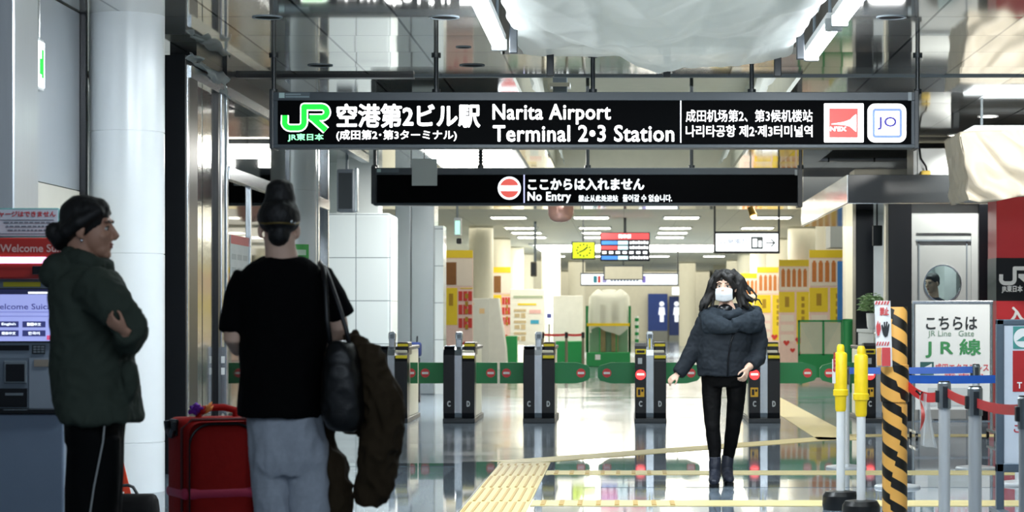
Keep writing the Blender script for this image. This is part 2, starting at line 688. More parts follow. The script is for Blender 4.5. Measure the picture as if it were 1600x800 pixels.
# square pillar in white panels behind the second round one; stainless clad pillar beyond
struct(MB().box(-4.16, -3.22, 31, 31.9, 0, 2.69, .05, 3).build('pillar', WTILE))
struct(MB().box(-4.0, -3.42, 31.2, 31.7, 2.69, H).build('pillar', GREY))
struct(MB().box(-3.42, -3.05, 36, 36.8, 0, 3.36, .012).box(-3.68, -3.43, 36.03, 36.8, 0, 3.36, .01).build('pillar', STEEL))
struct(MB().box(-3.05, -2.92, 36.2, 36.8, 0, 2.72).build('pillar', WTILE))
struct(MB().box(3.70, 3.88, 37.4, 37.9, 0, 2.9).build('pillar', CREAM))
struct(MB().box(4.1, 5.2, 44.5, 45.5, 2.62, H).build('pillar', GREY))

# left side: stainless pier, stainless wall, black pier, lift surround, glazed partition
struct(MB().box(-5.2, -3.62, 13.3, 13.85, 0, H, .01).build('wall_left_pier', SWALL))
struct(MB().box(-4.1, -3.9, 13.86, 16.05, 2.17, H - .01, .004).build('wall_left_panel', SWALL))
struct(MB().box(-4.1, -3.9, 13.86, 16.05, 0, 2.165, .004).build('wall_left_dado', mat('beige panel', '#cfcabc', .3)))
struct(MB().box(-4.05, -3.86, 16.06, 16.12, 0, H).build('trim_3', BLACK))
struct(MB().box(-3.745, -3.52, 18, 18.5, 0, 3.37, .006).build('wall_left_black_pier', BLACK))
e = struct(MB().box(-3.54, -3.515, 18.05, 18.12, 0, 3.3, .004).box(-3.56, -3.5, 19.5, 19.62, 0, 3.3, .006).box(-3.6, -3.5, 18.12, 19.5, 3.2, 3.3).build('door_1', STEEL))
MB().box(-3.56, -3.54, 18.13, 18.78, .02, 3.2).build('door_leaf', STEELM, e)
MB().box(-3.56, -3.54, 18.82, 19.38, .02, 3.2).build('door_leaf', STEELM, e)
MB().box(-3.59, -3.57, 18.76, 18.84, .02, 2.2).build('door_gap', BLACK, e)
MB().box(-3.56, -3.51, 19.38, 19.5, .0, 3.25).build('door_jamb', BLACK, e)
struct(MB().box(-3.75, -3.53, 18.5, 19.7, 3.3, H).build('trim_4', BLACK))
wn = struct(MB().box(-3.56, -3.5, 19.75, 19.83, 0, 3.3, .005).box(-3.56, -3.5, 21.0, 21.06, 0, 2.5, .005).box(-3.56, -3.5, 23.45, 23.53, 0, 3.3, .005).box(-3.57, -3.49, 19.83, 23.45, 2.48, 2.6, .006).box(-3.56, -3.5, 19.83, 23.45, 0, .14).box(-3.56, -3.5, 19.83, 23.45, 3.22, 3.3).build('window_1', STEEL))
MB().box(-3.535, -3.525, 19.83, 23.45, .14, 2.48).build('pane', GLASS, wn)
MB().box(-3.535, -3.525, 19.83, 23.45, 2.6, 3.22).build('pane', GLASS, wn)
struct(MB().box(-3.56, -3.5, 19.75, 23.6, 3.3, H).build('trim_5', BLACK))
wn = struct(MB().box(-3.55, -3.44, 25.2, 25.32, 0, 3.4, .006).box(-3.55, -3.46, 26.2, 26.28, 0, 3.4, .006).box(-3.56, -3.44, 25.3, 26.2, 2.5, 2.62, .006).box(-3.55, -3.45, 25.3, 30.3, 3.34, 3.44).build('window_2', STEEL))
MB().box(-3.52, -3.51, 25.32, 26.2, .05, 2.5).build('pane', GLASS, wn)
MB().box(-3.52, -3.51, 25.32, 26.2, 2.62, 3.34).build('pane', GLASS, wn)
struct(MB().box(-5.9, -3.6, 31.92, 32.1, 0, H).build('wall_left_end', mat('pale wall', '#c9d2d0', .5)))

# yellow guide paving
def strip(name, a, b, w, bars=None):
    a, b = V(a), V(b)
    t = (b - a).normalized()
    nn = V((-t.y, t.x))
    mb = MB()
    q = [a + nn * w / 2, a - nn * w / 2, b - nn * w / 2, b + nn * w / 2]
    mb.prism([(p.x, p.y) for p in q], 'z', 0, .004)
    o = struct(mb.build(name, YELLOW))
    if bars:
        mb = MB()
        L, s0, s1, run, gap, nb, along = (b - a).length, bars[0], bars[1], bars[2], bars[3], bars[4], bars[5]
        s = s0
        row = 0
        while s < s1:
            e_ = min(s + run, s1)
            for k in range(nb):
                if along:
                    off = -w / 2 + w * (k + (.35 if row % 2 else .65)) / nb
                    p0, p1 = a + t * s + nn * off, a + t * e_ + nn * off
                    h = .009
                    d = nn * h
                else:
                    ss = s + (run) * (k + .5) / nb
                    p0, p1 = a + t * ss - nn * w * .42, a + t * ss + nn * w * .42
                    d = t * .016
                mb.prism([(x.x, x.y) for x in (p0 + d, p0 - d, p1 - d, p1 + d)], 'z', .004, .009)
            s += run + gap
            row += 1
        mb.build('raised_bars', mat('tactile bar', '#b08f45', .5), o)
    return o


strip('floor_guide_strip', (-.852, 11.5), (-.852, 19.4), .43, (.15, 7.7, 1.13, .1, 7, True))
strip('floor_guide_strip', (-.63, 18.15), (8.5, 18.15), .45, (.02, .95, 1.0, .1, 8, False))
strip('floor_guide_strip', (-.63, 15.2), (8.5, 15.2), .45, (.02, .95, 1.0, .1, 8, False))
strip('floor_guide_strip', (-1.0, 19.42), (2.2, 23.3), .42)
strip('floor_guide_strip', (2.2, 22.9), (2.2, 60), .43)
strip('floor_guide_strip', (2.4, 23.75), (8.5, 23.75), .45)
# darker stone bands set in the floor
DST = mat('dark stone', '#56636c', .04, var=.12, scale=20, spec=.62)
struct(MB().box(-1.42, -1.08, 5, 19.5, 0, .002).box(-.6, -.3, 5, 17.9, 0, .002).box(-9, -1.42, 18.9, 19.3, 0, .002).box(-.3, 8.5, 16.6, 17.2, 0, .002).build('floor_stone_band', DST))
struct(MB().box(-2.5, 5, 45.6, 46.2, 0, .002).box(-2.5, 5, 34.5, 34.9, 0, .002).build('floor_far_band', mat('green stone', '#8ea79c', .06, spec=.6)))

# ------------------------------------------------------------------ ceiling fittings
lab = {(0, 0): 'dark unlit ceiling downlight in the panels left of the big black station sign, nearer one over the glass partition',
       }
spots = [(-2.6, 16.33, 'unlit round ceiling downlight above the left end of the station sign, nearer of its two'),
         (-2.64, 19.47, 'unlit round ceiling downlight above the left end of the station sign, farther of its two'),
         (-1.31, 16.33, 'unlit round ceiling downlight close to the glowing left tube light'),
         (-1.32, 19.47, 'unlit round ceiling downlight just above the second hanger rod of the station sign'),
         (-1.3, 18.15, 'small unlit ceiling downlight between two larger ones by the plastic sheeting'),
         (1.95, 16.33, 'unlit round ceiling downlight right of the plastic ceiling sheet')]
for i, (x, y, lb) in enumerate(spots):
    r = .06 if i == 4 else .105
    t = thing('ceiling_downlight', (x, y, H - .002), lb, 'downlight', 'unlit round downlights in the polished ceiling')
    MB().lathe(x, y, [(r * 1.05, H + .02), (r * 1.05, H - .006), (r * .9, H - .006), (r * .86, H + .015)], 32).build('trim_ring', MIDG, t, smooth=.6)
    MB().lathe(x, y, [(r * .88, H + .03), (r * .88, H - .002)], 32).build('dark_lens', DARK, t, smooth=.6)
for x, y, lb in ((3.98, 24.5, 'lit round downlight in the ceiling above the white dust sheet'), (4.02, 27.05, 'lit round downlight above the booth fascia, left of the white dust sheet')):
    t = thing('ceiling_downlight', (x, y, H - .002), lb, 'downlight', 'lit round downlights near the booth')
    MB().lathe(x, y, [(.115, H + .02), (.115, H - .008), (.095, H - .008), (.09, H + .01)], 32).build('trim_ring', WHITE, t, smooth=.6)
    MB().lathe(x, y, [(.09, H + .01), (.09, H - .004)], 32).build('lit_lens', glow('lit lens', '#fff8e8', 9), t, smooth=.6)

# ceiling light panels of the far hall
k = 0
rows = (49.5, 55.4, 58.6, 62.0, 82)
names = ('first', 'second', 'third', 'fourth', 'fifth', 'sixth', 'seventh')
cols = ((-2.55, 'column left of the yellow clock'), (-.72, 'column above the yellow clock'), (1.27, 'column right of the departure screen'), (3.3, 'column above the yellow poster pillars'))
for x, cn in cols:
    for y, rn in zip(rows, names):
        t = thing('ceiling_light', (x, y, H - .001), f'lit rectangular ceiling light, {rn} from the gates in the {cn}', 'ceiling light', 'lit rectangular lights in the far ceiling')
        MB().box(x - .42, x + .42, y - .42, y + .42, H - .03, H - .001, .004, 1).build('housing', WHITE, t)
        MB().box(x - .37, x + .37, y - .36, y + .36, H - .036, H - .028).build('diffuser', PANEL_GLOW, t)
t = thing('ceiling_light', (0.1, 71, H), 'very wide lit ceiling panel behind the departure screen', 'ceiling light')
MB().box(-2.9, 3.1, 68, 75, H - .05, H - .001).build('housing', WHITE, t)
MB().box(-2.75, 2.95, 68.1, 74.9, H - .06, H - .045).build('diffuser', PANEL_GLOW, t)
t = thing('ceiling_light', (-2, 31, H), 'large bright ceiling panel above the left half of the no entry sign', 'ceiling light')
MB().box(-2.66, -1.4, 28, 34.2, H - .03, H - .001).build('housing', WHITE, t)
MB().box(-2.6, -1.46, 28.06, 34.1, H - .05, H - .028).build('diffuser', PANEL_GLOW, t)
# bare fluorescent battens along the opened ceiling
for x, y0, y1, lb in ((-.94, 13.6, 16.9, 'bare fluorescent batten glowing along the left edge of the plastic ceiling sheet'),
                      (1.49, 13.4, 15.5, 'bare fluorescent batten glowing right of the plastic sheet, nearer of two'),
                      (1.47, 15.7, 17.6, 'bare fluorescent batten glowing right of the plastic sheet, farther of two')):
    t = thing('fluorescent_batten', (x, y0, 3.3), lb, 'tube light', 'bare fluorescent battens beside the ceiling sheet')
    MB().box(x - .05, x + .05, y0, y1, 3.34, 3.40, .008).build('housing', WHITE, t)
    MB().tube([(x - .035, y0 + .05, 3.305), (x - .035, y1 - .05, 3.305)], .017).build('lit_tube', TUBE, t, smooth=.6)
    MB().tube([(x + .035, y0 + .05, 3.305), (x + .035, y1 - .05, 3.305)], .017).build('lit_tube', TUBE, t, smooth=.6)
    MB().box(x - .06, x + .06, y1 - .05, y1 + .01, 3.27, 3.36, .01).build('end_cap', GREY, t)
    MB().box(x - .06, x + .06, y0 - .01, y0 + .05, 3.27, 3.36, .01).build('end_cap', GREY, t)
    MB().cyl(x, y0 + .3, 3.4, 4.3, .012, 8).cyl(x, y1 - .3, 3.4, 4.3, .012, 8).build('hanger', MIDG, t)

# milky plastic sheet taped under the opened ceiling
random.seed(21)
CREASE = [(random.uniform(-.8, 1.3), random.uniform(12, 18.5), random.uniform(0, PI), random.choice((-1, 1)) * random.uniform(.018, .042), random.uniform(.06, .22)) for _ in range(70)]


def sag(u, v):
    x = -.84 + 2.2 * u
    y = 9.0 + 9.42 * v
    edge = min(u, 1 - u) * 2
    e2 = max(0, min(1, (1 - v) * 9))
    base = 3.425 - .115 * (edge ** .35) * (.45 + .55 * e2)
    q = V((x * 1.1, y * .55, 0))
    n1 = noise.noise(q) * .05
    for ax, ay, an, am, wd in CREASE:
        n1 += am * math.exp(-abs((x - ax) * math.cos(an) + (y - ay) * .45 * math.sin(an)) / wd) * math.exp(-(((x - ax) ** 2 + ((y - ay) * .4) ** 2) / 1.2))
    return V((x + noise.noise(V((y * 1.5, 2, 1))) * .05 * (1 - edge), y + noise.noise(V((x * 3, 0, 0))) * .18 * v, min(base + n1 * (edge ** .4), H - .03)))


ts = thing('plastic_sheet', (0.3, 15, 3.2), 'milky plastic dust sheet sagging from the opened ceiling above the station sign', 'plastic sheet')
MB().quadgrid(sag, 90, 220).build('film', sheet_mat('milky film', '#e6ece8', .10), ts, smooth=0)
for x, y in ((-.6, 18.2), (.35, 18.25), (1.25, 18.2), (-.82, 16.6), (1.34, 17)):
    MB().box(x - .03, x + .03, y, y + .05, 3.22, 3.46, .006).build('clip', CHAR, ts)
# loose film hanging inside the coffer
for xa, xb, lb in ((-1.0, -.72, 'loose plastic film hanging along the left side of the lit ceiling coffer'), (1.6, 1.18, 'loose plastic film hanging along the right side of the lit ceiling coffer')):
    def cur(u, v, xa=xa, xb=xb):
        return V((xa + (xb - xa) * (v ** 1.6) * .4 + .05 * noise.noise(V((u * 24, v * 2, xa))), 21 + 12.6 * u, 4.25 - .72 * v + .04 * noise.noise(V((u * 9, 3, xa)))))
    tag(MB().quadgrid(cur, 90, 10).build('plastic_film', sheet_mat('coffer film', '#e8ece8', .2), smooth=0), lb, 'plastic sheet', 'loose plastic film in the ceiling coffer')
# pieces of ducting and boxes seen over the station sign
t = thing('ceiling_duct', (-.6, 22, 3.5), 'short banded grey duct dropping behind the top of the station sign', 'duct')
MB().box(-.70, -.56, 22, 22.2, 3.38, 4.3, .01).build('sleeve', MIDG, t)
MB().box(-.73, -.53, 21.97, 22.23, 3.52, 3.56).box(-.73, -.53, 21.97, 22.23, 3.42, 3.45).build('band', CHROME, t)
# crumpled film over the lift frame
def crump(u, v):
    y = 18.0 + 1.75 * u
    return V((-3.49 + .03 * math.sin(v * 5 + u * 9) + .04 * noise.noise(V((u * 8, v * 3, 9))), y, 3.39 - .03 * u - v * (.05 + .14 * u ** 1.5) + .03 * noise.noise(V((u * 7, v * 4, 1)))))
tag(MB().quadgrid(crump, 50, 10).build('plastic_film', sheet_mat('lift film', '#ccd4d6', .1), smooth=0, solid=.004), 'crumpled strip of plastic film along the top of the steel lift frame', 'plastic sheet')
# exit box light on the steel pier
t = thing('exit_light', (-3.73, 14.3, 2.7), 'slim lit emergency exit box seen edge on against the steel wall', 'exit sign')
MB().box(-3.79, -3.74, 14.25, 14.45, 2.72, 3.05, .008).build('housing', WHITE, t)
MB().box(-3.741, -3.732, 14.265, 14.435, 2.74, 3.03).build('lit_face', W_GLOW2, t)
MB().box(-3.7325, -3.7305, 14.31, 14.36, 2.82, 2.92).box(-3.7325, -3.7305, 14.36, 14.40, 2.8, 2.98).build('pictogram', GREEN_GLOW, t)
MB().cyl(-3.765, 14.4, 3.05, H, .012, 10).build('hanger_rod', CHROME, t)
# ------------------------------------------------------------------ the two big hanging signs
def rrect(px0, px1, py0, py1, Y, r, n=8):
    x0, x1, z0, z1 = X_(px0, Y), X_(px1, Y), Z_(py1, Y), Z_(py0, Y)
    r = r * Y / F
    pts = []
    for cx, cz_, a0 in ((x1 - r, z1 - r, 0), (x0 + r, z1 - r, 90), (x0 + r, z0 + r, 180), (x1 - r, z0 + r, 270)):
        for k in range(n + 1):
            a = math.radians(a0 + 90 * k / n)
            pts.append((cx + r * math.cos(a), cz_ + r * math.sin(a)))
    return pts


def ppts(l, Y):
    return [(X_(a, Y), Z_(b, Y)) for a, b in l]


def jr_logo(px, py, s, Y, parent, m_in, m_out):
    """the linked J and R monogram; px, py its upper left corner, s pixels per unit"""
    def arc(cx, cy, r, a0, a1, n=7):
        return [(cx + r * math.cos(math.radians(a0 + (a1 - a0) * k / n)), cy + r * math.sin(math.radians(a0 + (a1 - a0) * k / n))) for k in range(n + 1)]
    J = [(22, 62), (22, 92)] + arc(52, 96, 32, 172, 90) + [(82, 128)] + arc(92, 98, 30, 90, 0) + [(122, 18), (212, 18)] + arc(214, 46, 28, -90, 90) + [(150, 74)]
    R = [(158, 70), (236, 140)]
    for m, w, dy in ((m_out, 41, .0), (m_in, 29, -.004)):
        if m is None:
            continue
        mb = MB()
        conv = lambda l: [(X_(px + a * s, Y), Z_(py + b * s, Y)) for a, b in l]
        mb.stroke(conv(J), w * s * Y / F, Y + dy, .003)
        mb.stroke(conv(R), w * 1.05 * s * Y / F, Y + dy + .0009, .003)
        mb.build('emblem', m, parent)


YS = 18.6
s1 = thing('hanging_sign', (0.0, YS, Z_(143, YS)), 'long black backlit station name sign hanging from the ceiling, nearer and brighter of the two', 'sign')
mb = MB()
mb.box(X_(424, YS), X_(1433, YS), YS + .012, YS + .26, Z_(230.5, YS), Z_(143.5, YS), .008)
mb.build('housing', SLATE, s1)
MB().pbox(434, 1424, 157, 226, YS + .008, .01).build('face', mat('black acrylic', '#030406', .6, var=.02, spec=.04), s1)
mb = MB()
mb.pbox(426, 1431, 144, 157, YS, .02, .003).pbox(426, 1431, 225.5, 231, YS, .02, .003)
mb.build('frame', SLATE, s1)
MB().box(X_(421, YS), X_(427, YS), YS - .01, YS + .27, Z_(232.5, YS), Z_(140, YS), .006).build('end_plate', CHAR, s1)
MB().box(X_(1429, YS), X_(1436, YS), YS - .01, YS + .27, Z_(232.5, YS), Z_(141, YS), .006).build('end_plate', CHAR, s1)
for px in (424, 679.5, 926, 1176, 1437):
    mb = MB()
    mb.cyl(X_(px, YS), YS + .13, Z_(144, YS), H, .019, 12).cyl(X_(px, YS), YS + .13, Z_(144, YS), Z_(137, YS), .035, 14)
    mb.cyl(X_(px, YS), YS + .13, H - .02, H, .04, 14)
    mb.build('hanger_rod', CHAR, s1, smooth=.6)
YT = YS + .004
jr_logo(438.5, 161.5, .30, YT, s1, GREEN_GLOW, W_GLOW)
text('JR東日本', 449.5, 505.6, 208.6, 221.2, YT, glow('lit pale green', '#8ff0b0', 1.5), s1, .03)
text('空港第2ビル駅', 526, 750.5, 162, 199.5, YT, W_GLOW, s1, .028)
text('(成田第2･第3ターミナル)', 525.5, 713.6, 203, 220.5, YT, W_GLOW, s1, .017)
text('Narita Airport', 769.5, 954.5, 162.5, 194.5, YT, W_GLOW, s1, .018, 'lettering', 1.06)
text('Terminal 2•3 Station', 770, 1053.5, 195.4, 221.5, YT, W_GLOW, s1, .018, 'lettering', 1.06)
MB().pbox(1062.8, 1064.6, 156.5, 223, YT, .003).build('divider', W_GLOW2, s1)
text('成田机场第2、第3候机楼站', 1071.6, 1269.6, 171.5, 190.5, YT, W_GLOW, s1, .006)
text('나리타공항 제2·제3터미널역', 1071.6, 1269.6, 195.5, 214, YT, W_GLOW, s1, .012)
b = MB().prism(rrect(1287.5, 1349.5, 161.5, 222.5, YT, 2), 'y', YT, YT + .004).build('line_badge', W_GLOW, s1)
MB().pbox(1295.8, 1340.2, 169.5, 215, YT - .003, .002).build('red_square', glow('lit coral', '#f04a44', .95), b)
MB().prism(ppts([(1299, 193.4), (1318, 190.6), (1328, 187), (1334, 181), (1338, 178.5), (1338, 206), (1334, 203), (1328, 197.5), (1318, 195.2), (1299, 194.4)], YT - .005), 'y', YT - .005, YT - .004).build('tail_fin_emblem', W_GLOW, b)
text("N'EX", 1297, 1322.5, 197.6, 205, YT - .005, W_GLOW, b, .04)
b = MB().prism(rrect(1355.5, 1416, 162, 222.5, YT, 12), 'y', YT, YT + .004).build('line_badge', W_GLOW, s1)
ro, ri = rrect(1363, 1409.4, 169.5, 215.5, YT, 5), rrect(1367, 1405.4, 173.5, 211.5, YT, 2)
mb = MB()
for i in range(len(ro)):
    j = (i + 1) % len(ro)
    mb.prism([ro[i], ri[i], ri[j], ro[j]], 'y', YT - .003, YT - .001)
mb.build('ring', glow('lit periwinkle', '#7e98ee', .8), b)
text('JO', 1371, 1401, 182.5, 203, YT - .003, glow('lit indigo', '#3a30a8', .45), b, .022, 'lettering', 1.1)
MB().pbox(435, 484, 144.5, 153.5, YS - .002, .002).build('sticker', mat('sticker slate', '#4d5a62', .5), s1)
MB().pbox(436, 444.5, 145, 153, YS - .004, .002).build('sticker_icon', mat('sticker pale', '#a9c3c3', .5), s1)
MB().pbox(446, 470, 146.4, 148.4, YS - .004, .002).pbox(446, 483, 150.2, 152.2, YS - .004, .002).build('sticker_print', mat('sticker print', '#7d9096', .5), s1)
MB().pbox(1419, 1424.5, 144, 157, YS - .003, .003).build('sticker', mat('sticker grey', '#9aa3a8', .5), s1)

YE = 27.5
s2 = thing('hanging_sign', (0.6, YE, Z_(261, YE)), 'long black no entry sign hanging above the ticket gates with red and white disc', 'sign')
MB().box(X_(583, YE), X_(1250, YE), YE + .012, YE + .26, Z_(320.5, YE), Z_(262, YE), .008).build('housing', CHAR, s2)
MB().pbox(589, 1246, 273, 317.5, YE + .008, .01).build('face', mat('black acrylic', '#05070a'), s2)
MB().pbox(584, 1250, 262.5, 273, YE, .02, .003).pbox(584, 1250, 317, 321, YE, .02, .003).build('frame', SLATE, s2)
MB().box(X_(580, YE), X_(587, YE), YE - .01, YE + .27, Z_(318.5, YE), Z_(260, YE), .006).build('end_plate', CHAR, s2)
MB().box(X_(1246, YE), X_(1254, YE), YE - .01, YE + .27, Z_(323.5, YE), Z_(264, YE), .006).build('end_plate', CHAR, s2)
for px, top in ((584, H), (750, H), (918, 4.3), (1081, 4.3), (1252, H)):
    mb = MB()
    mb.cyl(X_(px, YE), YE + .13, Z_(263, YE), top, .022, 12).cyl(X_(px, YE), YE + .13, Z_(263, YE), Z_(257, YE), .04, 14)
    if px == 750:
        for k in range(6):
            mb.ell((X_(px, YE), YE + .13, Z_(257 - 5 * k, YE)), .032, .032, .026, n=10)
    mb.build('hanger_rod', CHAR, s2, smooth=.6)
YF = YE + .004


def disc(cx, cy, r, Y, d, n=40):
    c = V((X_(cx, Y), Z_(cy, Y)))
    R = r * Y / F
    return MB().prism([(c.x + R * math.cos(2 * PI * k / n), c.y + R * math.sin(2 * PI * k / n)) for k in range(n)], 'y', Y, Y + d)


b = disc(795.8, 294, 18, YF, .004).build('no_entry_disc', W_GLOW2, s2)
disc(795.8, 294, 14.9, YF - .003, .002).build('red_disc', glow('lit salmon', '#e8635a', .75), b)
MB().pbox(781.5, 810, 289.8, 298.4, YF - .006, .002).build('bar', W_GLOW2, b)
MB().pbox(818, 819.9, 273, 318, YF, .003).build('divider', glow('lit lilac', '#cfd2ff', 1.0), s2)
text('ここからは入れません', 825, 1006.7, 278.6, 297.2, YF, W_GLOW2, s2, .028)
text('No Entry', 824.4, 892, 299.8, 317.8, YF, W_GLOW2, s2, .02, 'lettering', 1.08)
text('禁止从此处进站', 904, 965.5, 304.8, 314.9, YF, W_GLOW2, s2, .015)
text('들어갈 수 없습니다.', 973, 1050, 304, 315.2, YF, W_GLOW2, s2, .015)
MB().pbox(588, 623, 263.5, 269.5, YE - .002, .002).build('sticker', mat('sticker slate', '#4d5a62'), s2)
MB().pbox(589, 595, 264, 269, YE - .004, .002).build('sticker_icon', mat('sticker pale', '#a9c3c3'), s2)
MB().pbox(1242, 1246, 265, 274, YE - .003, .003).build('sticker', mat('sticker grey', '#9aa3a8'), s2)
t = thing('paper_notice', (X_(663, 27.35), 27.4, 2.9), 'blank white notice sheet hung over the left part of the no entry sign', 'notice')
MB().pbox(643.5, 683, 248, 290, 27.38, .012, .003).build('sheet', mat('notice paper', '#bfc6c4', .6, var=.03), t)
MB().cyl(X_(663, 27.38), 27.386, Z_(248, 27.38), H, .006, 8).build('string', CHAR, t)

# ------------------------------------------------------------------ ticket gates
YG, SG = 26.5, F / 26.5
YELB = mat('label yellow', '#e3cf1e', .45)


def gate(cxp, label, tall=False, lit=True, left=None, right=None, YG=YG):
    cx = X_(cxp, YG)
    g = thing('ticket_gate', (cx, YG, 0), label, 'ticket gate', 'row of automatic ticket gates under the no entry sign')
    # cream flanks
    MB().box(cx - .168, cx + .168, YG + .16, YG + 1.62, .05, .86, .015).build('cabinet', mat('gate cream', '#dcd9c6', .35), g)
    # black rounded nose and deck, seen from the side as a bent band
    def nose(x0, x1, top, y0=YG):
        pr = [(y0 + .02, .05), (y0, .12), (y0, top - .10), (y0 + .03, top - .035), (y0 + .10, top), (y0 + .26, top), (y0 + .26, .05)]
        return MB().prism(pr, 'x', x0, x1)
    lt = .945 if tall else .905
    nose(cx - .185, cx - .05, lt).build('front_shell', BLACK, g)
    nose(cx + .035, cx + .185, .83 if not tall else .83).build('front_shell', BLACK, g)
    nose(cx - .05, cx + .035, .90, YG - .012).build('steel_spine', STEEL, g)
    MB().box(cx + .045, cx + .18, YG + .2, YG + .62, .80, .955, .012).build('ticket_reader', BLACK, g)
    MB().box(cx - .185, cx + .185, YG + .26, YG + 1.62, .862, .905, .012).build('deck', CHAR, g)
    MB().box(cx - .19, cx + .19, YG - .02, YG + 1.66, 0, .055, .006).build('plinth', CHAR, g)
    MB().box(cx - .045, cx + .03, YG + .1, YG + .2, .88, 1.08, .01).box(cx - .05, cx + .035, YG + .095, YG + .205, .985, 1.065, .008).build('sensor_post', STEEL, g)
    MB().box(cx - .03, cx + .02, YG + .092, YG + .1, 1.0, 1.05).build('sensor_window', MIDG, g)
    MB().box(cx + .05, cx + .175, YG + .193, YG + .2, .905, .935).build('yellow_label', YELB, g)
    MB().box(cx + .045, cx + .18, YG - .004, YG + .1, .765, .80, .002).build('yellow_label', YELB, g)
    Ym = YG - .003
    Sm = F / Ym
    for ch, dx in (('C', -.118), ('D', .112)):
        text(ch, CX + (cx + dx - .02) * Sm, CX + (cx + dx + .02) * Sm, 626.5, 635.5, Ym, mat('grey mark', '#b8bfc2', .5), g, .03, 'aisle_mark')
    if not tall:
        MB().box(cx - .18, cx - .055, YG + .02, YG + .2, .905, .915).build('steel_cap', STEEL, g)
    else:
        MB().box(cx - .18, cx - .055, YG - .002, YG + .06, .815, .875, .004).build('card_slot', YELB, g)
        MB().box(cx - .165, cx - .07, YG - .005, YG + .03, .83, .86, .004).build('slot_mouth', BLACK, g)
        MB().box(cx - .02, cx + .0, YG + .085, YG + .092, .86, 1.0).build('yellow_label', YELB, g)
        MB().box(cx - .15, cx - .10, YG - .004, YG, .70, .77).build('printed_notice', mat('grey mark', '#b8bfc2'), g)
        d = MB()
        zc, xc, R = .572, cx - .118, .06
        d.prism([(xc + R * math.cos(2 * PI * k / 28), zc + R * math.sin(2 * PI * k / 28)) for k in range(28)], 'y', YG - .006, YG)
        l = d.build('stop_lamp', RED_GLOW, g)
        MB().box(xc - .042, xc + .042, YG - .009, YG - .006, zc - .006, zc + .016).build('stop_bar', glow('lit pink', '#ffd9d0', 1.6), l)
        n = MB().box(cx - .165, cx - .075, YG - .004, YG, .31, .42).build('yellow_notice', mat('notice amber', '#d8a81e', .5), g)
        MB().box(cx - .15, cx - .12, YG - .006, YG - .004, .33, .40).box(cx - .11, cx - .085, YG - .006, YG - .004, .37, .40).build('pictogram', BLACK, n)
    Yf = YG + .55
    for side, ext in ((-1, left), (1, right)):
        if not ext:
            continue
        x0, x1, tip = ext
        Xa, Xb = X_(x0, Yf), X_(x1, Yf)
        zt, zb = .705, .452
        if tip:
            d = .10 * (1 if Xb > Xa else -1)
            pts = [(Xa, zb), (Xb - d * 1.6, zb), (Xb - d * .3, zb + .035), (Xb, zb + .075), (Xb, zt - .075), (Xb - d * .3, zt - .035), (Xb - d * 1.6, zt), (Xa, zt)]
        else:
            pts = [(Xa, zb), (Xb, zb), (Xb, zt), (Xa, zt)]
        fl = MB().prism(pts, 'y', Yf, Yf + .05).build('flap', GREEN, g)
        sgn = 1 if Xb > Xa else -1
        mx = Xb - sgn * (.11 if tip else .08)
        mc = CX + mx * F / (Yf - .004)
        m = disc(mc, HY + (CH - .578) * F / (Yf - .004), 7, Yf - .004, .004, 24).build('no_entry_mark', mat('mark red', '#d63a3c', .4), fl)
        Yq = Yf - .007
        mc = CX + mx * F / Yq
        MB().pbox(mc - 5, mc + 5, HY + (CH - .578) * F / Yq - 1.7, HY + (CH - .578) * F / Yq + 1.7, Yq, .003).build('white_bar', WHITE, m)
    return g


gate(612, 'leftmost ticket gate, partly behind the jacket carried by the woman in a black T-shirt', right=(622, 652.5, False))
gate(717, 'black ticket gate with green flaps before the grey cabinet, second from the left', left=(698, 654, False), right=(735, 777, False))
gate(842, 'black ticket gate with green flaps in front of the notice board stand', left=(822, 781, False), right=(860, 922, True))
gate(1016.5, 'black ticket gate with red stop lamp, just left of the masked woman', True, left=(998, 934, True), right=(1036, 1094, True))
gate(1194.5, 'black ticket gate with red stop lamp beside the masked woman hand', True, left=(1176, 1117, True), right=(1213, 1276, True))
gate(1375, 'rightmost ticket gate with red stop lamp, behind the striped post', True, left=(1356, 1281, True))

# ------------------------------------------------------------------ station office booth on the right
YB = 27.0
bt = tag(empty('station_office_booth', (4.0, YB, 0)), 'grey and black station office booth with a door and black fascia', 'booth', None, 'structure')
MB().box(2.70, 9, YB, 34, 2.63, 2.97, .004).build('fascia', mat('fascia metal', '#2b2f32', .3, .25, .08), bt)
MB().box(2.69, 2.70, YB + .01, 34, 2.632, 2.968).box(2.71, 8.9, YB + .02, 33.9, 2.62, 2.63).build('soffit_trim', STEELM, bt)
MB().box(3.19, 3.47, YB + .01, YB + .35, 0, 2.62, .005).build('post', BLACK, bt)
MB().box(4.28, 4.47, YB + .01, YB + .35, 0, 2.62, .005).build('post', BLACK, bt)
MB().box(2.99, 3.22, 28.9, 29.3, 0, 2.62, .005).build('post', BLACK, bt)
MB().box(3.14, 3.20, YB + .03, YB + .12, 1.1, 2.62, .004).build('jamb', CREAM, bt)
MB().box(3.47, 4.28, YB + .09, YB + .16, 2.27, 2.62).box(3.47, 3.53, YB + .09, YB + .16, 0, 2.27).box(4.20, 4.28, YB + .09, YB + .16, 0, 2.27).build('wall_panel', GREY, bt)
# door with a round window
dr = MB()
dx0, dx1, zc, R = 3.53, 4.20, 1.66, .215
xc = X_(1475, YB)
N_ = 48
ring = [(xc + R * math.cos(2 * PI * k / N_), zc + R * math.sin(2 * PI * k / N_)) for k in range(N_)]


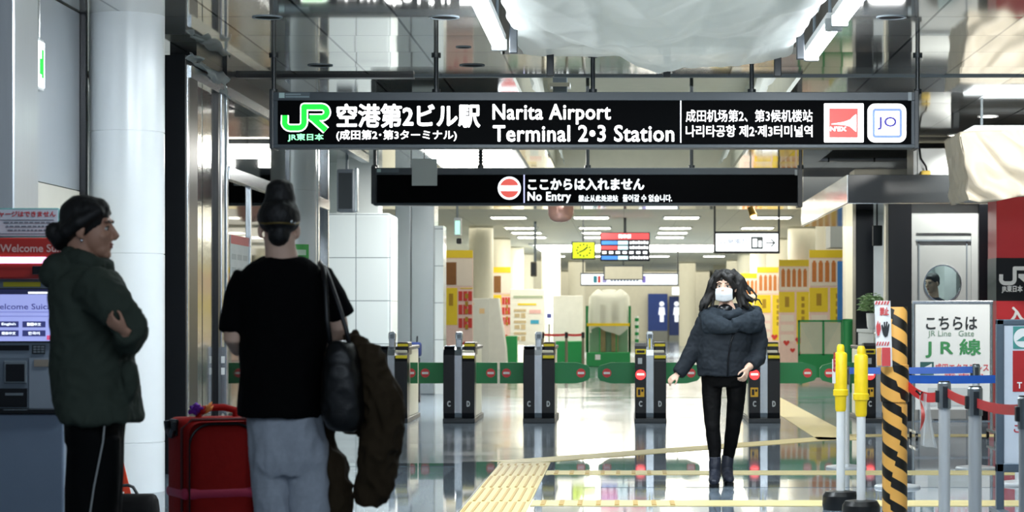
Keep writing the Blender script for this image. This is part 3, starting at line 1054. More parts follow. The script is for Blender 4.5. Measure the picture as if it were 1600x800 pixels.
def to_edge(x, z):
    dx, dz = x - xc, z - zc
    t = 1e9
    if dx > 1e-9: t = min(t, (dx1 - xc) / dx)
    if dx < -1e-9: t = min(t, (dx0 - xc) / dx)
    if dz > 1e-9: t = min(t, (2.27 - zc) / dz)
    if dz < -1e-9: t = min(t, (0.02 - zc) / dz)
    return (xc + dx * t, zc + dz * t)


ed = [to_edge(*p) for p in ring]
for i in range(N_):
    j = (i + 1) % N_
    q = [ring[i], ed[i], ed[j], ring[j]]
    a = ed[i], ed[j]
    if abs(a[0][0] - a[1][0]) > 1e-6 and abs(a[0][1] - a[1][1]) > 1e-6:
        corner = (a[0][0] if abs(a[0][0] - dx0) < 1e-6 or abs(a[0][0] - dx1) < 1e-6 else a[1][0], a[0][1] if abs(a[0][1] - 2.27) < 1e-6 or abs(a[0][1] - .02) < 1e-6 else a[1][1])
        q = [ring[i], ed[i], corner, ed[j], ring[j]]
    dr.prism(q, 'y', YB + .11, YB + .15)
d1 = struct(dr.build('door_2', mat('door grey', '#a3a9a9', .45)))
mb = MB()
for i in range(N_):
    j = (i + 1) % N_
    o_ = lambda p, k: (xc + (p[0] - xc) * k, zc + (p[1] - zc) * k)
    mb.prism([ring[i], o_(ring[i], 1.06), o_(ring[j], 1.06), ring[j]], 'y', YB + .10, YB + .155)
mb.build('window_rim', CHROME, d1)
MB().prism(ring, 'y', YB + .125, YB + .131).build('pane', GLASS, d1)
MB().box(3.53, 4.20, YB + .085, YB + .11, 2.17, 2.19).box(3.56, 3.575, YB + .1, YB + .11, .02, 2.17).box(4.14, 4.155, YB + .1, YB + .11, .02, 2.17).build('door_seam', MIDG, d1)
# booth interior
MB().box(3.2, 6.0, 30.0, 30.1, 0, 2.62).build('rear_wall', mat('booth inner wall', '#cfd6d6', .5), bt)
MB().box(4.15, 4.3, 29.0, 29.9, .9, 2.3).build('interior_post', WHITE, bt)
lamp('booth_light', 'AREA', (3.9, 28.6, 2.58), 28, (.95, .98, 1), (1.2, .8))
MB().box(3.0, 3.2, 27.05, 28.9, 1.06, 1.10, .004).box(3.02, 3.19, 27.1, 28.9, 0, 1.06).build('counter', GREY, bt)
cn = thing('window_screen', (3.12, 28.2, 1.5), 'dark monitor hung high in the booth ticket window', 'monitor')
MB().pbox(1364, 1379, 352, 384, 28.1, .08, .01).build('case', CHAR, cn)
MB().box(X_(1371, 28.1) - .01, X_(1371, 28.1) + .01, 28.14, 28.16, Z_(352, 28.1), 2.62).build('hanger', CHAR, cn)
# clutter on the roof of the booth
t = thing('air_duct', (3.1, 29, 3.1), 'cream boxed air duct lying on the roof of the booth', 'duct')
MB().box(2.98, 4.05, 29, 29.6, 2.975, 3.17, .02).build('casing', mat('duct cream', '#c9c3b0', .5), t)
MB().box(4.06, 4.16, 28.98, 29.62, 2.975, 3.2, .01).box(4.26, 4.34, 28.98, 29.62, 2.975, 3.2, .01).build('flange', MIDG, t)
t = thing('equipment_box', (4.5, 27.6, 2.98), 'grey metal equipment box with a cable on the booth roof', 'box')
MB().box(3.55, 3.60, 27.5, 28.1, 2.975, 3.36, .004).box(3.60, 4.02, 27.5, 28.1, 2.975, 3.33, .008).build('case', mat('zinc', '#8b8f90', .4, .6), t)
MB().tube([(3.62, 27.48, 3.36), (3.64, 27.46, 3.2), (3.70, 27.44, 3.1), (3.72, 27.46, 3.0)], .012, 8).build('cable', BLACK, t, smooth=.6)
MB().box(3.62, 3.74, 27.3, 27.46, 2.975, 3.04, .02).build('connector', mat('brass yellow', '#8f7a20', .5), t)
for i, (y, z) in enumerate(((28.5, 3.55), (29.4, 3.62), (30.2, 3.7), (31, 3.8))):
    tag(MB().tube([(2.76, y, z), (8.9, y, z)], .06, 14).build('ceiling_pipe', CHAR, smooth=.6), 'dark pipe running across the open ceiling void over the booth', 'pipe', 'dark pipes in the ceiling void')
# white dust sheet box above the red column
def vf(u, v):
    x = 3.56 + 2.9 * u
    w = .07 * math.sin(u * 44 - 7 * v + 3 * noise.noise(V((u * 5, v * 2, 0)))) * (.25 + .75 * v) + .07 * (1 - 2.2 * abs(noise.noise(V((u * 14 - v * 2.2, v * 1.2, 2)))))
    return V((x + .16 * v * (.4 - u * .1) - .05 + .02 * noise.noise(V((v * 5, 1, 1))), 23.3 + w - .1 * v, 3.19 + .02 * math.sin(u * 9) - v * (.72 + .03 * math.sin(u * 21))))
t = thing('dust_sheet', (4.5, 23.6, 3.2), 'white dust sheet hanging in folds over the red column beside the booth', 'dust sheet')
MB().quadgrid(vf, 160, 30).build('hanging_front', sheet_mat('white dust sheet', '#e9e4d8', .0), t, smooth=0, solid=.004)
def vs(u, v):
    a = vf(0, v)
    return V((a.x + .03 * noise.noise(V((u * 9, v * 3, 2))), a.y + u * 1.2, a.z))
MB().quadgrid(vs, 40, 30).build('hanging_side', sheet_mat('white dust sheet', '#e9e4d8', .0), t, smooth=0, solid=.004)
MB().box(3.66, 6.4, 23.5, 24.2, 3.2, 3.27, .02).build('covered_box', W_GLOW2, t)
MB().cyl(3.8, 23.8, 3.3, H, .015).cyl(5.2, 23.8, 3.3, H, .015).build('hanger', MIDG, t)
# red company column
YR = 25.4
t = tag(empty('banner_column', (4.8, YR, 0)), 'tall red column with black band and white railway monogram at the right edge', 'column', None, None)
MB().box(X_(1557, YR), 5.6, YR, YR + .6, 0, 2.62, .006).build('red_cladding', mat('column red', '#c2272f', .35, var=.05), t)
MB().box(X_(1556.5, YR), 5.604, YR - .004, YR + .604, Z_(470, YR), Z_(403, YR)).build('black_band', BLACK, t)
jr_logo(1559.5, 415.5, .212, YR - .012, t, mat('logo white', '#e9e9e9'), None)
text('JR東日本', 1565, 1598, 446, 458, YR - .008, mat('logo white', '#e9e9e9'), t, .03)
text('入', 1573, 1604, 479, 506, YR - .006, mat('logo white', '#e9e9e9'), t, .03)
# potted plant on the counter
t = thing('potted_plant', (X_(1363, 27.4), 27.4, 1.10), 'small bushy green plant in a white pot on the booth counter', 'plant')
px_, py_ = X_(1363, 27.4), 27.4
MB().lathe(px_, py_, [(.045, 1.1), (.065, 1.14), (.075, 1.30), (.068, 1.30), (.062, 1.27)], 24).build('pot', WHITE, t, smooth=.6)
mb = MB()
for k in range(260):
    a, r = random.uniform(0, 2 * PI), .15 * math.sqrt(random.random())
    r *= 1.1
    c = V((px_ + r * math.cos(a), py_ + r * math.sin(a) * .8, 1.33 + .20 * random.random() * (1.25 - r * 3)))
    rt = Matrix.Rotation(random.uniform(0, 6), 3, 'Z') @ Matrix.Rotation(random.uniform(-.9, .9), 3, 'X')
    pts = [rt @ V(p) for p in ((-.035, 0, 0), (0, .018, .004), (.04, 0, -.008), (0, -.018, .004))]
    vs_ = [mb.bm.verts.new(c + p) for p in pts]
    mb.bm.faces.new(vs_)
mb.build('leaves', mat('leaf green', '#9dbb86', .5, var=.3), t, solid=.002)
mb = MB()
for k in range(9):
    a = k * .7
    mb.tube([(px_, py_, 1.27), (px_ + .06 * math.cos(a), py_ + .05 * math.sin(a), 1.37), (px_ + .11 * math.cos(a), py_ + .08 * math.sin(a), 1.43)], .004, 6)
mb.build('stems', mat('stem green', '#4d6b3d'), t)

# ------------------------------------------------------------------ right side: stands, posts, belts
YA = 23.0
st = thing('sign_stand', (X_(1489, YA), YA, 0), 'white wheeled sign stand pointing to the railway gate, in front of the booth door', 'sign stand')
mb = MB()
for px in (1427.5, 1549.5):
    mb.cyl(X_(px, YA), YA + .02, .08, Z_(471, YA), .016, 14)
    mb.box(X_(px, YA) - .012, X_(px, YA) + .012, YA - .25, YA + .28, .07, .10, .004)
mb.pbox(1425, 1552, 470, 475, YA, .04, .004).pbox(1427, 1550, 657, 660, YA + .01, .02)
mb.build('frame', STEEL, st)
for px in (1427.5, 1549.5):
    for y in (YA - .23, YA + .26):
        mb = MB()
        mb.box(X_(px, YA) - .012, X_(px, YA) + .012, y - .02, y + .02, .05, .075)
        mb.bm.verts.ensure_lookup_table()
        mb.tube([(X_(px, YA) - .012, y, .032), (X_(px, YA) + .012, y, .032)], .032, 16)
        mb.build('caster', BLACK, st)
MB().pbox(1430.5, 1546.5, 475, 640, YA + .005, .03).build('board', mat('board white', '#e9ecec', .4, var=.02), st)
YQ = YA
INK = mat('ink black', '#23282b', .5)
text('こちらは', 1447, 1527, 494.5, 515, YQ, INK, st, .018)
text('JR Line   Gate', 1450, 1522, 516.5, 528, YQ, mat('ink sage', '#7c9a86', .5), st, .0)
text('J R 線', 1446, 1533, 529.5, 559, YQ, mat('ink green', '#3f8f57', .5), st, .025)
MB().pbox(1438, 1459, 565.5, 586, YQ, .004).build('symbol_block', mat('ink teal', '#31605c', .5), st)
MB().prism(ppts([(1440, 576), (1456, 568), (1456, 574), (1443, 583)], YQ - .002), 'y', YQ - .002, YQ).build('symbol_stroke', WHITE, st)
text('成田エクスプレス', 1461, 1545, 568, 580.5, YQ, mat('ink pink', '#d95560', .5), st, .015)
text('乗車口', 1474, 1536, 583.5, 592, YQ, mat('ink pink', '#d95560'), st, .01)
MB().pbox(1450, 1530, 606, 634, YQ, .003).build('printed_panel', mat('pale grey print', '#c9d0d2', .5), st)

# nearer red and white sign stand cut by the right edge
YN = 14.4
st = thing('sign_stand', (2.9, YN, 0), 'grey framed sign stand with a red square at the right edge', 'sign stand')
x0, x1 = X_(1557, YN), X_(1557, YN) + .68
mb = MB()
mb.box(x0, x0 + .05, YN, YN + .05, .0, Z_(499, YN), .006).box(x1 - .05, x1, YN, YN + .05, 0, Z_(499, YN), .006).box(x0, x1, YN, YN + .05, Z_(508, YN), Z_(499, YN), .006).box(x0, x1, YN, YN + .05, Z_(738, YN), Z_(724, YN), .006)
mb.box(x0 - .01, x0 + .06, YN - .2, YN + .25, 0, .03, .006).box(x1 - .06, x1 + .01, YN - .2, YN + .25, 0, .03, .006)
mb.build('frame', mat('frame blue grey', '#5d6b78', .35, .5), st)
MB().box(x0 + .05, x1 - .05, YN + .012, YN + .03, Z_(724, YN), Z_(508, YN)).build('board', mat('board bluish', '#c8d2de', .4), st)
YO = YN + .008
MB().pbox(1582.5, 1676, 548, 612, YO, .004).build('red_square', mat('square red', '#ab1f22', .4), st)
text('T', 1589, 1597, 597, 607, YO - .002, WHITE, st, .03)
MB().pbox(1583, 1676, 510, 545, YO, .004).build('symbol_block', mat('ink teal2', '#3f8c86', .5), st)
disc(1599, 528, 15, YO - .003, .002).build('symbol_disc', WHITE, st)
MB().prism(ppts([(1588, 533), (1598, 526), (1610, 523), (1610, 530), (1600, 533)], YO - .006), 'y', YO - .006, YO - .004).build('symbol_stroke', mat('ink teal2', '#3f8c86'), st)
text('こ', 1584, 1597, 664, 676, YO, mat('ink red', '#b33038'), st, .02)
text('I', 1597, 1599, 684, 692, YO, INK, st, .01)
text('C', 1593.5, 1599.5, 712, 719, YO, INK, st, .01)


# yellow capped bollards
def bollard(px, top, Y, label):
    x = X_(px, Y)
    t = thing('bollard', (x, Y, 0), label, 'bollard', 'white poles with yellow caps')
    zt = 1.085
    MB().lathe(x, Y, [(.115, 0), (.122, .03), (.118, .09), (.10, .118), (.05, .124), (.03, .124)], 32).build('base', mat('rubber black', '#121314', .3, var=.1), t, smooth=.5)
    MB().lathe(x, Y, [(.028, .1), (.028, .68)], 24).build('pole', WHITE, t, smooth=.6)
    MB().lathe(x, Y, [(.031, .645), (.036, .66), (.038, .735), (.041, .745), (.050, .75), (.050, .785), (.043, .792), (.043, 1.02), (.038, 1.03), (.026, 1.035), (.025, 1.07), (.018, zt), (.004, zt + .002)], 28).build('cap', YEL2, t, smooth=.5)
    return t


b1 = bollard(1313.5, 540, 14.75, 'yellow capped white bollard on a black round base, left of two by the striped post')
MB().box(X_(1302.5, 14.7) - .008, X_(1305.5, 14.7), 14.70, 14.715, .83, .99).build('paper_strip', mat('strip white', '#dedede'), b1)
text('止危険', 1301.6, 1305.6, 549, 582, 14.698, mat('ink red', '#b33038'), b1, .02)
bollard(1345.5, 543, 14.0, 'yellow capped white bollard right next to the black and orange striped post')

# striped post
YP = 13.0
m, N, L, b = nodes_of('hazard stripes')
tc = N.new('ShaderNodeTexCoord')
sp = N.new('ShaderNodeSeparateXYZ')
L.new(tc.outputs['Object'], sp.inputs[0])
ang = math_node(N, L, 'ARCTAN2', sp.outputs['X'], math_node(N, L, 'MULTIPLY', sp.outputs['Y'], -1))
step = math_node(N, L, 'MULTIPLY', math_node(N, L, 'FLOOR', math_node(N, L, 'MULTIPLY', math_node(N, L, 'ADD', ang, math_node(N, L, 'MULTIPLY', math_node(N, L, 'SINE', math_node(N, L, 'MULTIPLY', sp.outputs['Z'], 7)), .5)), .55)), .20)
ph = math_node(N, L, 'ADD', math_node(N, L, 'ADD', math_node(N, L, 'DIVIDE', sp.outputs['Z'], .135), math_node(N, L, 'MULTIPLY', ang, .30)), step)
fr = math_node(N, L, 'FRACT', math_node(N, L, 'ADD', ph, 20))
lt = math_node(N, L, 'LESS_THAN', fr, .46)
mx = N.new('ShaderNodeMix')
mx.data_type = 'RGBA'
mx.inputs[6].default_value = lin('#e9ad55') + [1]
mx.inputs[7].default_value = lin('#15130f') + [1]
L.new(lt, mx.inputs[0])
L.new(mx.outputs[2], b.inputs['Base Color'])
b.inputs['Roughness'].default_value = .38
HAZ = m
xp = X_(1398, YP)
t = thing('striped_post', (xp, YP, 0), 'round post wrapped in black and orange hazard tape beside the red belt', 'post')
MB().lathe(xp, YP, [(.073, 0), (.073, .77), (.073, 1.325), (.0725, 1.326), (.066, 1.326), (.066, 1.30)], 40).build('pole', HAZ, t, smooth=.5)
MB().lathe(xp, YP, [(.074, .775), (.082, .777), (.083, .88), (.081, .99), (.074, .992)], 40).build('tape_wrap', HAZ, t, smooth=.5)
YW = 12.9
t = thing('warning_board', (X_(1378, YW), YW, 1.2), 'narrow red and white no touching notice with black hand fixed on the striped post', 'notice')
xa, xb = X_(1366.5, YW), X_(1391, YW)
def wb(u, v):
    return V((xa + .004 + (xb - xa) * u + .012 * v - .004, YW - .01 + .025 * (u - .5) ** 2 * 2, Z_(470, YW) + (Z_(573, YW) - Z_(470, YW)) * v))
MB().quadgrid(wb, 8, 8).build('board', mat('board white', '#e9ecec'), t, solid=.004)
wp = YW - .016
def wst(name, pts, m):
    return MB().prism(ppts(pts, wp), 'y', wp, wp + .002).build(name, m, t)
PINKR = mat('print red', '#c8484a', .5)
mb = MB()
for k in range(5):
    mb.prism(ppts([(1367 + 4.6 * k, 476), (1369.5 + 4.6 * k, 476), (1371.5 + 4.6 * k, 470.5), (1369 + 4.6 * k, 470.5)], wp), 'y', wp, wp + .002)
    mb.prism(ppts([(1369 + 4.2 * k, 540), (1371 + 4.2 * k, 540), (1373 + 4.2 * k, 534), (1371 + 4.2 * k, 534)], wp), 'y', wp, wp + .002)
mb.build('stripe_pattern', PINKR, t)
text('禁止', 1374.5, 1389, 480, 493, wp, PINKR, t, .03)
wst('hand_print', [(1380, 523), (1378, 515), (1377, 508), (1379, 507), (1381, 512), (1381, 503), (1383, 503), (1383.5, 511), (1385, 502), (1387, 503), (1386, 512), (1388.5, 505), (1390, 507), (1389, 516), (1387, 525), (1383, 527)], INK)
wst('red_flame_print', [(1370, 520), (1369, 510), (1372, 500), (1373, 508), (1375, 503), (1376.5, 514), (1374, 524), (1371, 525)], PINKR)
wst('orange_panel', [(1369.5, 544), (1377, 543), (1377, 571), (1370, 571)], mat('print orange', '#dda05a', .5))
wst('red_panel', [(1378, 543), (1391, 543), (1391.5, 572), (1378, 572)], PINKR)


def barrier_post(px, top, Y, label, r=.033, base=True, beltm='red'):
    x = X_(px, Y)
    zt = Z_(top, Y)
    t = thing('barrier_post', (x, Y, 0), label, 'barrier post', 'steel retractable belt posts')
    MB().lathe(x, Y, [(.17, 0), (.17, .012), (.16, .02), (.05, .034), (.03, .036)], 36).build('base', SATIN, t, smooth=.5)
    MB().lathe(x, Y, [(r, .03), (r, zt - .14)], 24).build('pole', SATIN, t, smooth=.6)
    MB().lathe(x, Y, [(r * 1.15, zt - .15), (r * 1.15, zt - .008), (r * 1.0, zt)], 24).build('head', mat('head grey', '#9aa2a6', .3, .8), t, smooth=.5)
    MB().lathe(x, Y, [(r * 1.0, zt - .004), (r * .95, zt + .006)], 24).build('cap', BLACK, t, smooth=.5)
    MB().box(x - r * 1.15 - .012, x - r * .7, Y - .02, Y + .02, zt - .115, zt - .045, .004).box(x - .014, x + .014, Y - r * 1.15 - .012, Y - r * .8, zt - .145, zt - .02, .004).build('belt_slot', CHAR, t)
    return t


barrier_post(1475.5, 597, 12.7, 'steel belt post holding the red belt, left of the two silver ones')
barrier_post(1523.5, 605, 11.8, 'steel belt post holding the red belt, right of the two silver ones', .035)
barrier_post(1603, 620, 10.4, 'steel belt post at the right edge where the red belt ends', .033)
barrier_post(1322, 573, 18.7, 'dark belt post of the blue belt, hidden behind the left yellow bollard', .03)
barrier_post(1402, 573, 16.6, 'belt post of the blue belt, hidden behind the striped post', .03)
barrier_post(1525, 570, 18.6, 'belt post of the blue belt in front of the white wheeled sign stand', .03)
barrier_post(1592, 573, 16.9, 'belt post of the blue belt behind the red square sign stand', .03)


def belt(a, b, sagv, h, m, label, tw=0):
    a, b = V(a), V(b)
    def fn(u, v):
        p = a.lerp(b, u)
        p.z += -4 * sagv * u * (1 - u) + (v - .5) * h
        p.y += .01 * math.sin(u * PI) * (v - .5)
        return p
    return tag(MB().quadgrid(fn, 24, 3).build('barrier_belt', m, solid=.003), label, 'belt', 'retractable belts')


RB = mat('belt red', '#cf2f33', .5, var=.06)
BB = mat('belt blue', '#1c52ab', .5, var=.06)
belt((xp + .075, YP - .03, Z_(603, YP)), (X_(1466, 12.7), 12.69, Z_(619, 12.7)), .03, .055, RB, 'red belt from the striped post to the left silver post, with caution film on it')
belt((X_(1475.5, 12.65) + .02, 12.65, Z_(614, 12.65)), (X_(1515, 11.82), 11.82, Z_(628, 11.8)), .008, .05, RB, 'red belt between the two silver posts')
belt((X_(1527, 11.75), 11.75, Z_(630, 11.75)), (X_(1594, 10.42), 10.42, Z_(640, 10.42)), .012, .05, RB, 'red belt running from the right silver post out to the right edge')
belt((X_(1327, 18.7), 18.68, .815), (X_(1519, 18.6), 18.58, .825), .004, .055, BB, 'upper blue belt crossing the wheeled sign stand')
belt((X_(1408, 16.6), 16.58, .805), (X_(1586, 16.9), 16.88, .80), .006, .06, BB, 'lower blue belt in front of the wheeled sign stand')
# caution film hanging on the red belt
YC = 12.82
t = thing('caution_film', (X_(1447, YC), YC, .85), 'crumpled clear and red caution film hanging from the red belt', 'plastic film')
def cfw(u, v):
    return P(1436 + 17 * u + (12 * v * v if u > .5 else 3 * v), 612 + 84 * v + 5 * u, YC + .03 * math.sin(u * 7 + v * 3))
MB().quadgrid(cfw, 12, 24).build('clear_film', sheet_mat('clear film', '#dfe3e4', .3), t, smooth=0)
def cfr(u, v):
    return P(1437.5 + 6 * math.sin(v * PI) * (.3 + u), 624 + 50 * v, YC - .03 + .01 * math.sin(v * 9))
MB().quadgrid(cfr, 6, 20).build('red_print', mat('film red', '#b8453c', .4), t, smooth=0)
MB().tube([P(1431, 610, YC), P(1438, 617, YC), P(1441, 612, YC)], .006, 8).build('tie', BLACK, t)
# ------------------------------------------------------------------ the far hall behind the gates
PY = mat('poster yellow', '#f2d22a', .45, var=.05)
PPALE = mat('poster pale', '#f1e3d3', .5, var=.05)
PPINK = mat('poster pink', '#f0cfc4', .5, var=.12, scale=14)
PORN = mat('poster orange', '#cf7d3c', .5, var=.2, scale=20)
PRED = mat('poster red', '#d23a33', .5, var=.08)
PBRN = mat('poster brown', '#8a5a2a', .5, var=.2)
HEART = [(0, -.9), (-.55, -.35), (-.9, .1), (-.85, .5), (-.5, .75), (-.15, .6), (0, .3), (.15, .6), (.5, .75), (.85, .5), (.9, .1), (.55, -.35)]


def poster_pillar(x, y, zt, label, w=.74, red=False):
    t = thing('poster_pillar', (x, y, 0), label, 'advertising panel', 'yellow advertising panels around the hall pillars')
    x0, x1 = x - w / 2, x + w / 2
    MB().box(x0, x1, y, y + .06, 0, zt, .01).build('panel', PPINK, t)
    q = y - .006
    f = lambda u: x0 + w * u
    g = lambda v: zt - v
    MB().box(x0, x1, q, q + .008, g(.16), zt).build('header', PY, t)
    MB().box(f(.02), f(.98), q, q + .008, g(.74), g(.18)).build('photo_strip', PPALE, t)
    if red:
        MB().box(f(.05), f(.45), q - .004, q, g(.72), g(.25)).build('picture', PBRN, t)
    else:
        for k in range(5):
            MB().box(f(.08 + .18 * k), f(.20 + .18 * k), q - .004, q, g(.66), g(.26)).box(f(.105 + .18 * k), f(.175 + .18 * k), q - .005, q - .003, g(.27), g(.22)).build('bottle_picture', PORN, t)
    mb = MB().box(f(.0), f(.52 if not red else .48), q, q + .008, g(1.28 if not red else 1.55), g(.78)).box(f(.58), f(1), q, q + .008, g(2.05 if not red else .8), g(.78))
    mb.build('yellow_block', PY, t)
    if red:
        mb = MB()
        for r in range(3):
            for c in range(3):
                mb.box(f(.52 + .16 * c), f(.65 + .16 * c), q - .003, q + .002, g(1.05 + .28 * r), g(.85 + .28 * r))
        mb.build('red_print', PRED, t)
    else:
        mb = MB()
        for r in range(3):
            mb.box(f(.06), f(.5), q, q + .006, g(1.5 + .24 * r), g(1.34 + .24 * r))
        mb.build('pale_block', PPALE, t)
    mb = MB()
    for k in range(5):
        mb.box(f(.74), f(.84), q - .004, q, g(1.0 + .16 * k), g(.90 + .16 * k))
    mb.box(f(.2), f(.34), q - .004, q, g(1.15), g(.9))
    mb.build('print', mat('poster ochre', '#b08a1c', .5), t)
    for cx_, cz_, s in ((.25, 2.02, .085), (.66, 1.96, .10), (.45, 2.2, .07), (.75, 2.28, .06)):
        if zt - cz_ > .1:
            MB().prism([(f(cx_) + a * s, g(cz_) + b_ * s) for a, b_ in HEART], 'y', q - .004, q + .002).build('heart_print', PRED, t)
    return t


poster_pillar(4.19, 46.2, 2.62, 'yellow poster panel with bottle pictures behind the green mesh fence, nearest on the right side')
poster_pillar(4.13, 54.4, 2.62, 'yellow poster panel with bottle pictures, second on the right side')
poster_pillar(4.10, 62.8, 2.62, 'yellow poster panel with bottle pictures, third on the right side')
poster_pillar(4.06, 71.0, 2.60, 'yellow poster panel with bottle pictures beside the masked woman hair, farthest')
poster_pillar(-3.44, 46.4, 2.62, 'yellow poster panel with brown picture and red print left of the grey cabinet', .62, True)
poster_pillar(-3.42, 62.7, 2.62, 'slim yellow poster panel with red print above the grey cabinet', .5, True)
t = thing('blue_banner', (4.23, 44, 0), 'narrow blue banner stand at the right edge of the nearest yellow poster', 'banner')
MB().pbox(1308.5, 1318, 408, 555, 44, .03, .004).build('cloth', mat('banner blue', '#2f78c4', .5), t)
MB().box(4.17, 4.33, 44, 44.3, 0, .5, .01).build('foot', CHAR, t)

# clock, departure board, line of lit signs, phone sign
Y = 50
t = thing('wall_clock_sign', (X_(912, Y), Y, Z_(377, Y)), 'square lime yellow lit clock hanging left of the departure screen', 'clock')
MB().pbox(893, 930.5, 377, 405.5, Y, .12, .015).build('case', CHAR, t)
MB().pbox(895, 928.5, 379, 403.5, Y - .004, .006).build('lit_face', glow('lit lime', '#bcd61a', .62), t)
mb = MB()
for k in range(12):
    a = k * PI / 6
    c = V((X_(912, Y) + .15 * math.sin(a), Z_(391, Y) + .13 * math.cos(a)))
    mb.box(c.x - .014, c.x + .014, Y - .008, Y - .003, c.y - .018, c.y + .018)
mb.build('hour_marks', BLACK, t)
MB().stroke([(X_(912, Y), Z_(391, Y)), (X_(918, Y), Z_(386, Y))], .03, Y - .01).stroke([(X_(912, Y), Z_(391, Y)), (X_(905, Y), Z_(394, Y))], .024, Y - .012).build('hands', BLACK, t)
MB().box(X_(911, Y) - .015, X_(911, Y) + .015, Y + .05, Y + .08, Z_(377, Y), H).build('hanger_rod', CHAR, t)
t = thing('departure_screen', (X_(977, Y), Y, Z_(363, Y)), 'departure screen with red header and blue rows hanging over the middle of the hall', 'screen')
MB().pbox(938, 1015.5, 363, 408, Y, .15, .015).build('case', BLACK, t)
SCR = glow('screen black', '#0a1120', .35)
MB().pbox(939, 1014.5, 364, 407, Y - .005, .006).build('screen_face', SCR, t)
MB().pbox(939.5, 1014, 364.5, 374, Y - .01, .006).build('header', glow('screen red', '#e8484c', 1.0), t)
text('発車標', 966, 986, 366, 372.5, Y - .012, W_GLOW2, t, .02)
for r, (c1, c2, c3) in enumerate((('blue', 'pale', 'n'), ('red', 'pale', 'n'), ('n', 'n', 'w'), ('blue', 'pale', 'n'))):
    y0 = 376.5 + 7.8 * r
    cm = {'blue': glow('screen blue', '#3f7fe0', .9), 'red': glow('screen red', '#e8484c', 1.0), 'pale': glow('screen pale', '#bfe6f2', 1.0)}
    if c1 in cm:
        MB().pbox(940, 964.5, y0, y0 + 5.6, Y - .01, .006).build('train_cell', cm[c1], t)
        MB().pbox(965.5, 981, y0, y0 + 5.6, Y - .01, .006).build('time_cell', cm[c2], t)
    mb = MB()
    if c3 == 'w':
        for k in range(7):
            mb.pbox(941 + 10.6 * k, 947.5 + 10.6 * k, y0 + .6, y0 + 4.4, Y - .01, .006)
    else:
        for k in range(7):
            mb.pbox(984 + 4.3 * k, 987 + 4.3 * k, y0 + (.2 if k % 2 else .8), y0 + 4.6, Y - .01, .006)
    mb.build('printed_row', W_GLOW2, t)
MB().box(X_(976.5, Y) - .03, X_(976.5, Y) + .03, Y + .06, Y + .12, Z_(363, Y), H).build('hanger_rod', CHAR, t)
Y = 68
t = thing('hanging_sign', (X_(983, Y), Y, Z_(427, Y)), 'long white lit guide sign hanging far behind the departure screen', 'sign')
MB().pbox(907, 1060, 426, 446.5, Y, .2, .015).build('housing', CHAR, t)
MB().pbox(908.5, 1058.5, 428.5, 444.5, Y - .005, .006).build('lit_face', W_GLOW2, t)
for a, b_, hx in ((927, 933, '#2a7a8a'), (934, 938.5, '#c23a3a'), (941, 948, '#9a94c4'), (1003, 1009, '#7a6cb8')):
    MB().pbox(a, b_, 431, 442, Y - .01, .006).build('pictogram', glow('pict' + hx, hx, .7), t)
mb = MB()
for k in range(9):
    mb.pbox(954 + 5 * k, 957.6 + 5 * k, 434, 440, Y - .01, .006)
mb.build('print', mat('print lilac', '#9aa0c0', .5), t)
MB().cyl(X_(911, Y), Y + .1, Z_(426, Y), H, .02, 8).cyl(X_(1059, Y), Y + .1, Z_(426, Y), H, .02, 8).build('hanger_rod', CHAR, t)
Y = 62
t = thing('hanging_sign', (X_(974, Y), Y, Z_(414, Y)), 'blank grey hanging board under the departure screen', 'sign')
MB().pbox(943, 1005, 414, 437.5, Y, .1, .01).build('frame', SLATE, t)
MB().pbox(945, 1003.5, 416.5, 436, Y - .005, .006).build('face', mat('board beige', '#c6c2b2', .5), t)
MB().cyl(X_(974, Y), Y + .05, Z_(414, Y), H, .02, 8).build('hanger_rod', CHAR, t)
Y = 40
t = thing('hanging_sign', (X_(1167, Y), Y, Z_(362, Y)), 'white lit public telephone sign with arrow hanging right of the departure screen', 'sign')
MB().pbox(1115.5, 1218.5, 361.5, 396, Y, .15, .012).build('housing', BLACK, t)
MB().pbox(1118.5, 1215.5, 365, 392.5, Y - .005, .006).build('lit_face', W_GLOW2, t)
INKG = mat('ink grey', '#4b5358', .5)
text('公衆電話', 1124, 1170, 373, 381, Y - .008, mat('ink lilac', '#aab0c8', .5), t, .01)
text('Telephone', 1124, 1160, 384, 389, Y - .008, mat('ink lilac', '#aab0c8'), t, .0)
MB().pbox(1173.5, 1192, 370, 389, Y - .01, .006).build('phone_pictogram', INKG, t)
MB().pbox(1176, 1183, 373, 386, Y - .013, .004).pbox(1185, 1190, 376, 386, Y - .013, .004).build('phone_detail', W_GLOW2, t)
MB().stroke(ppts([(1197, 379.5), (1210, 379.5)], Y), .022, Y - .008).stroke(ppts([(1204.5, 373.5), (1210.5, 379.5), (1204.5, 385.5)], Y), .022, Y - .0085).build('arrow', INKG, t)
MB().cyl(X_(1117, Y), Y + .07, Z_(362, Y), H, .018, 8).cyl(X_(1217.5, Y), Y + .07, Z_(362, Y), H, .018, 8).build('hanger_rod', CHAR, t)

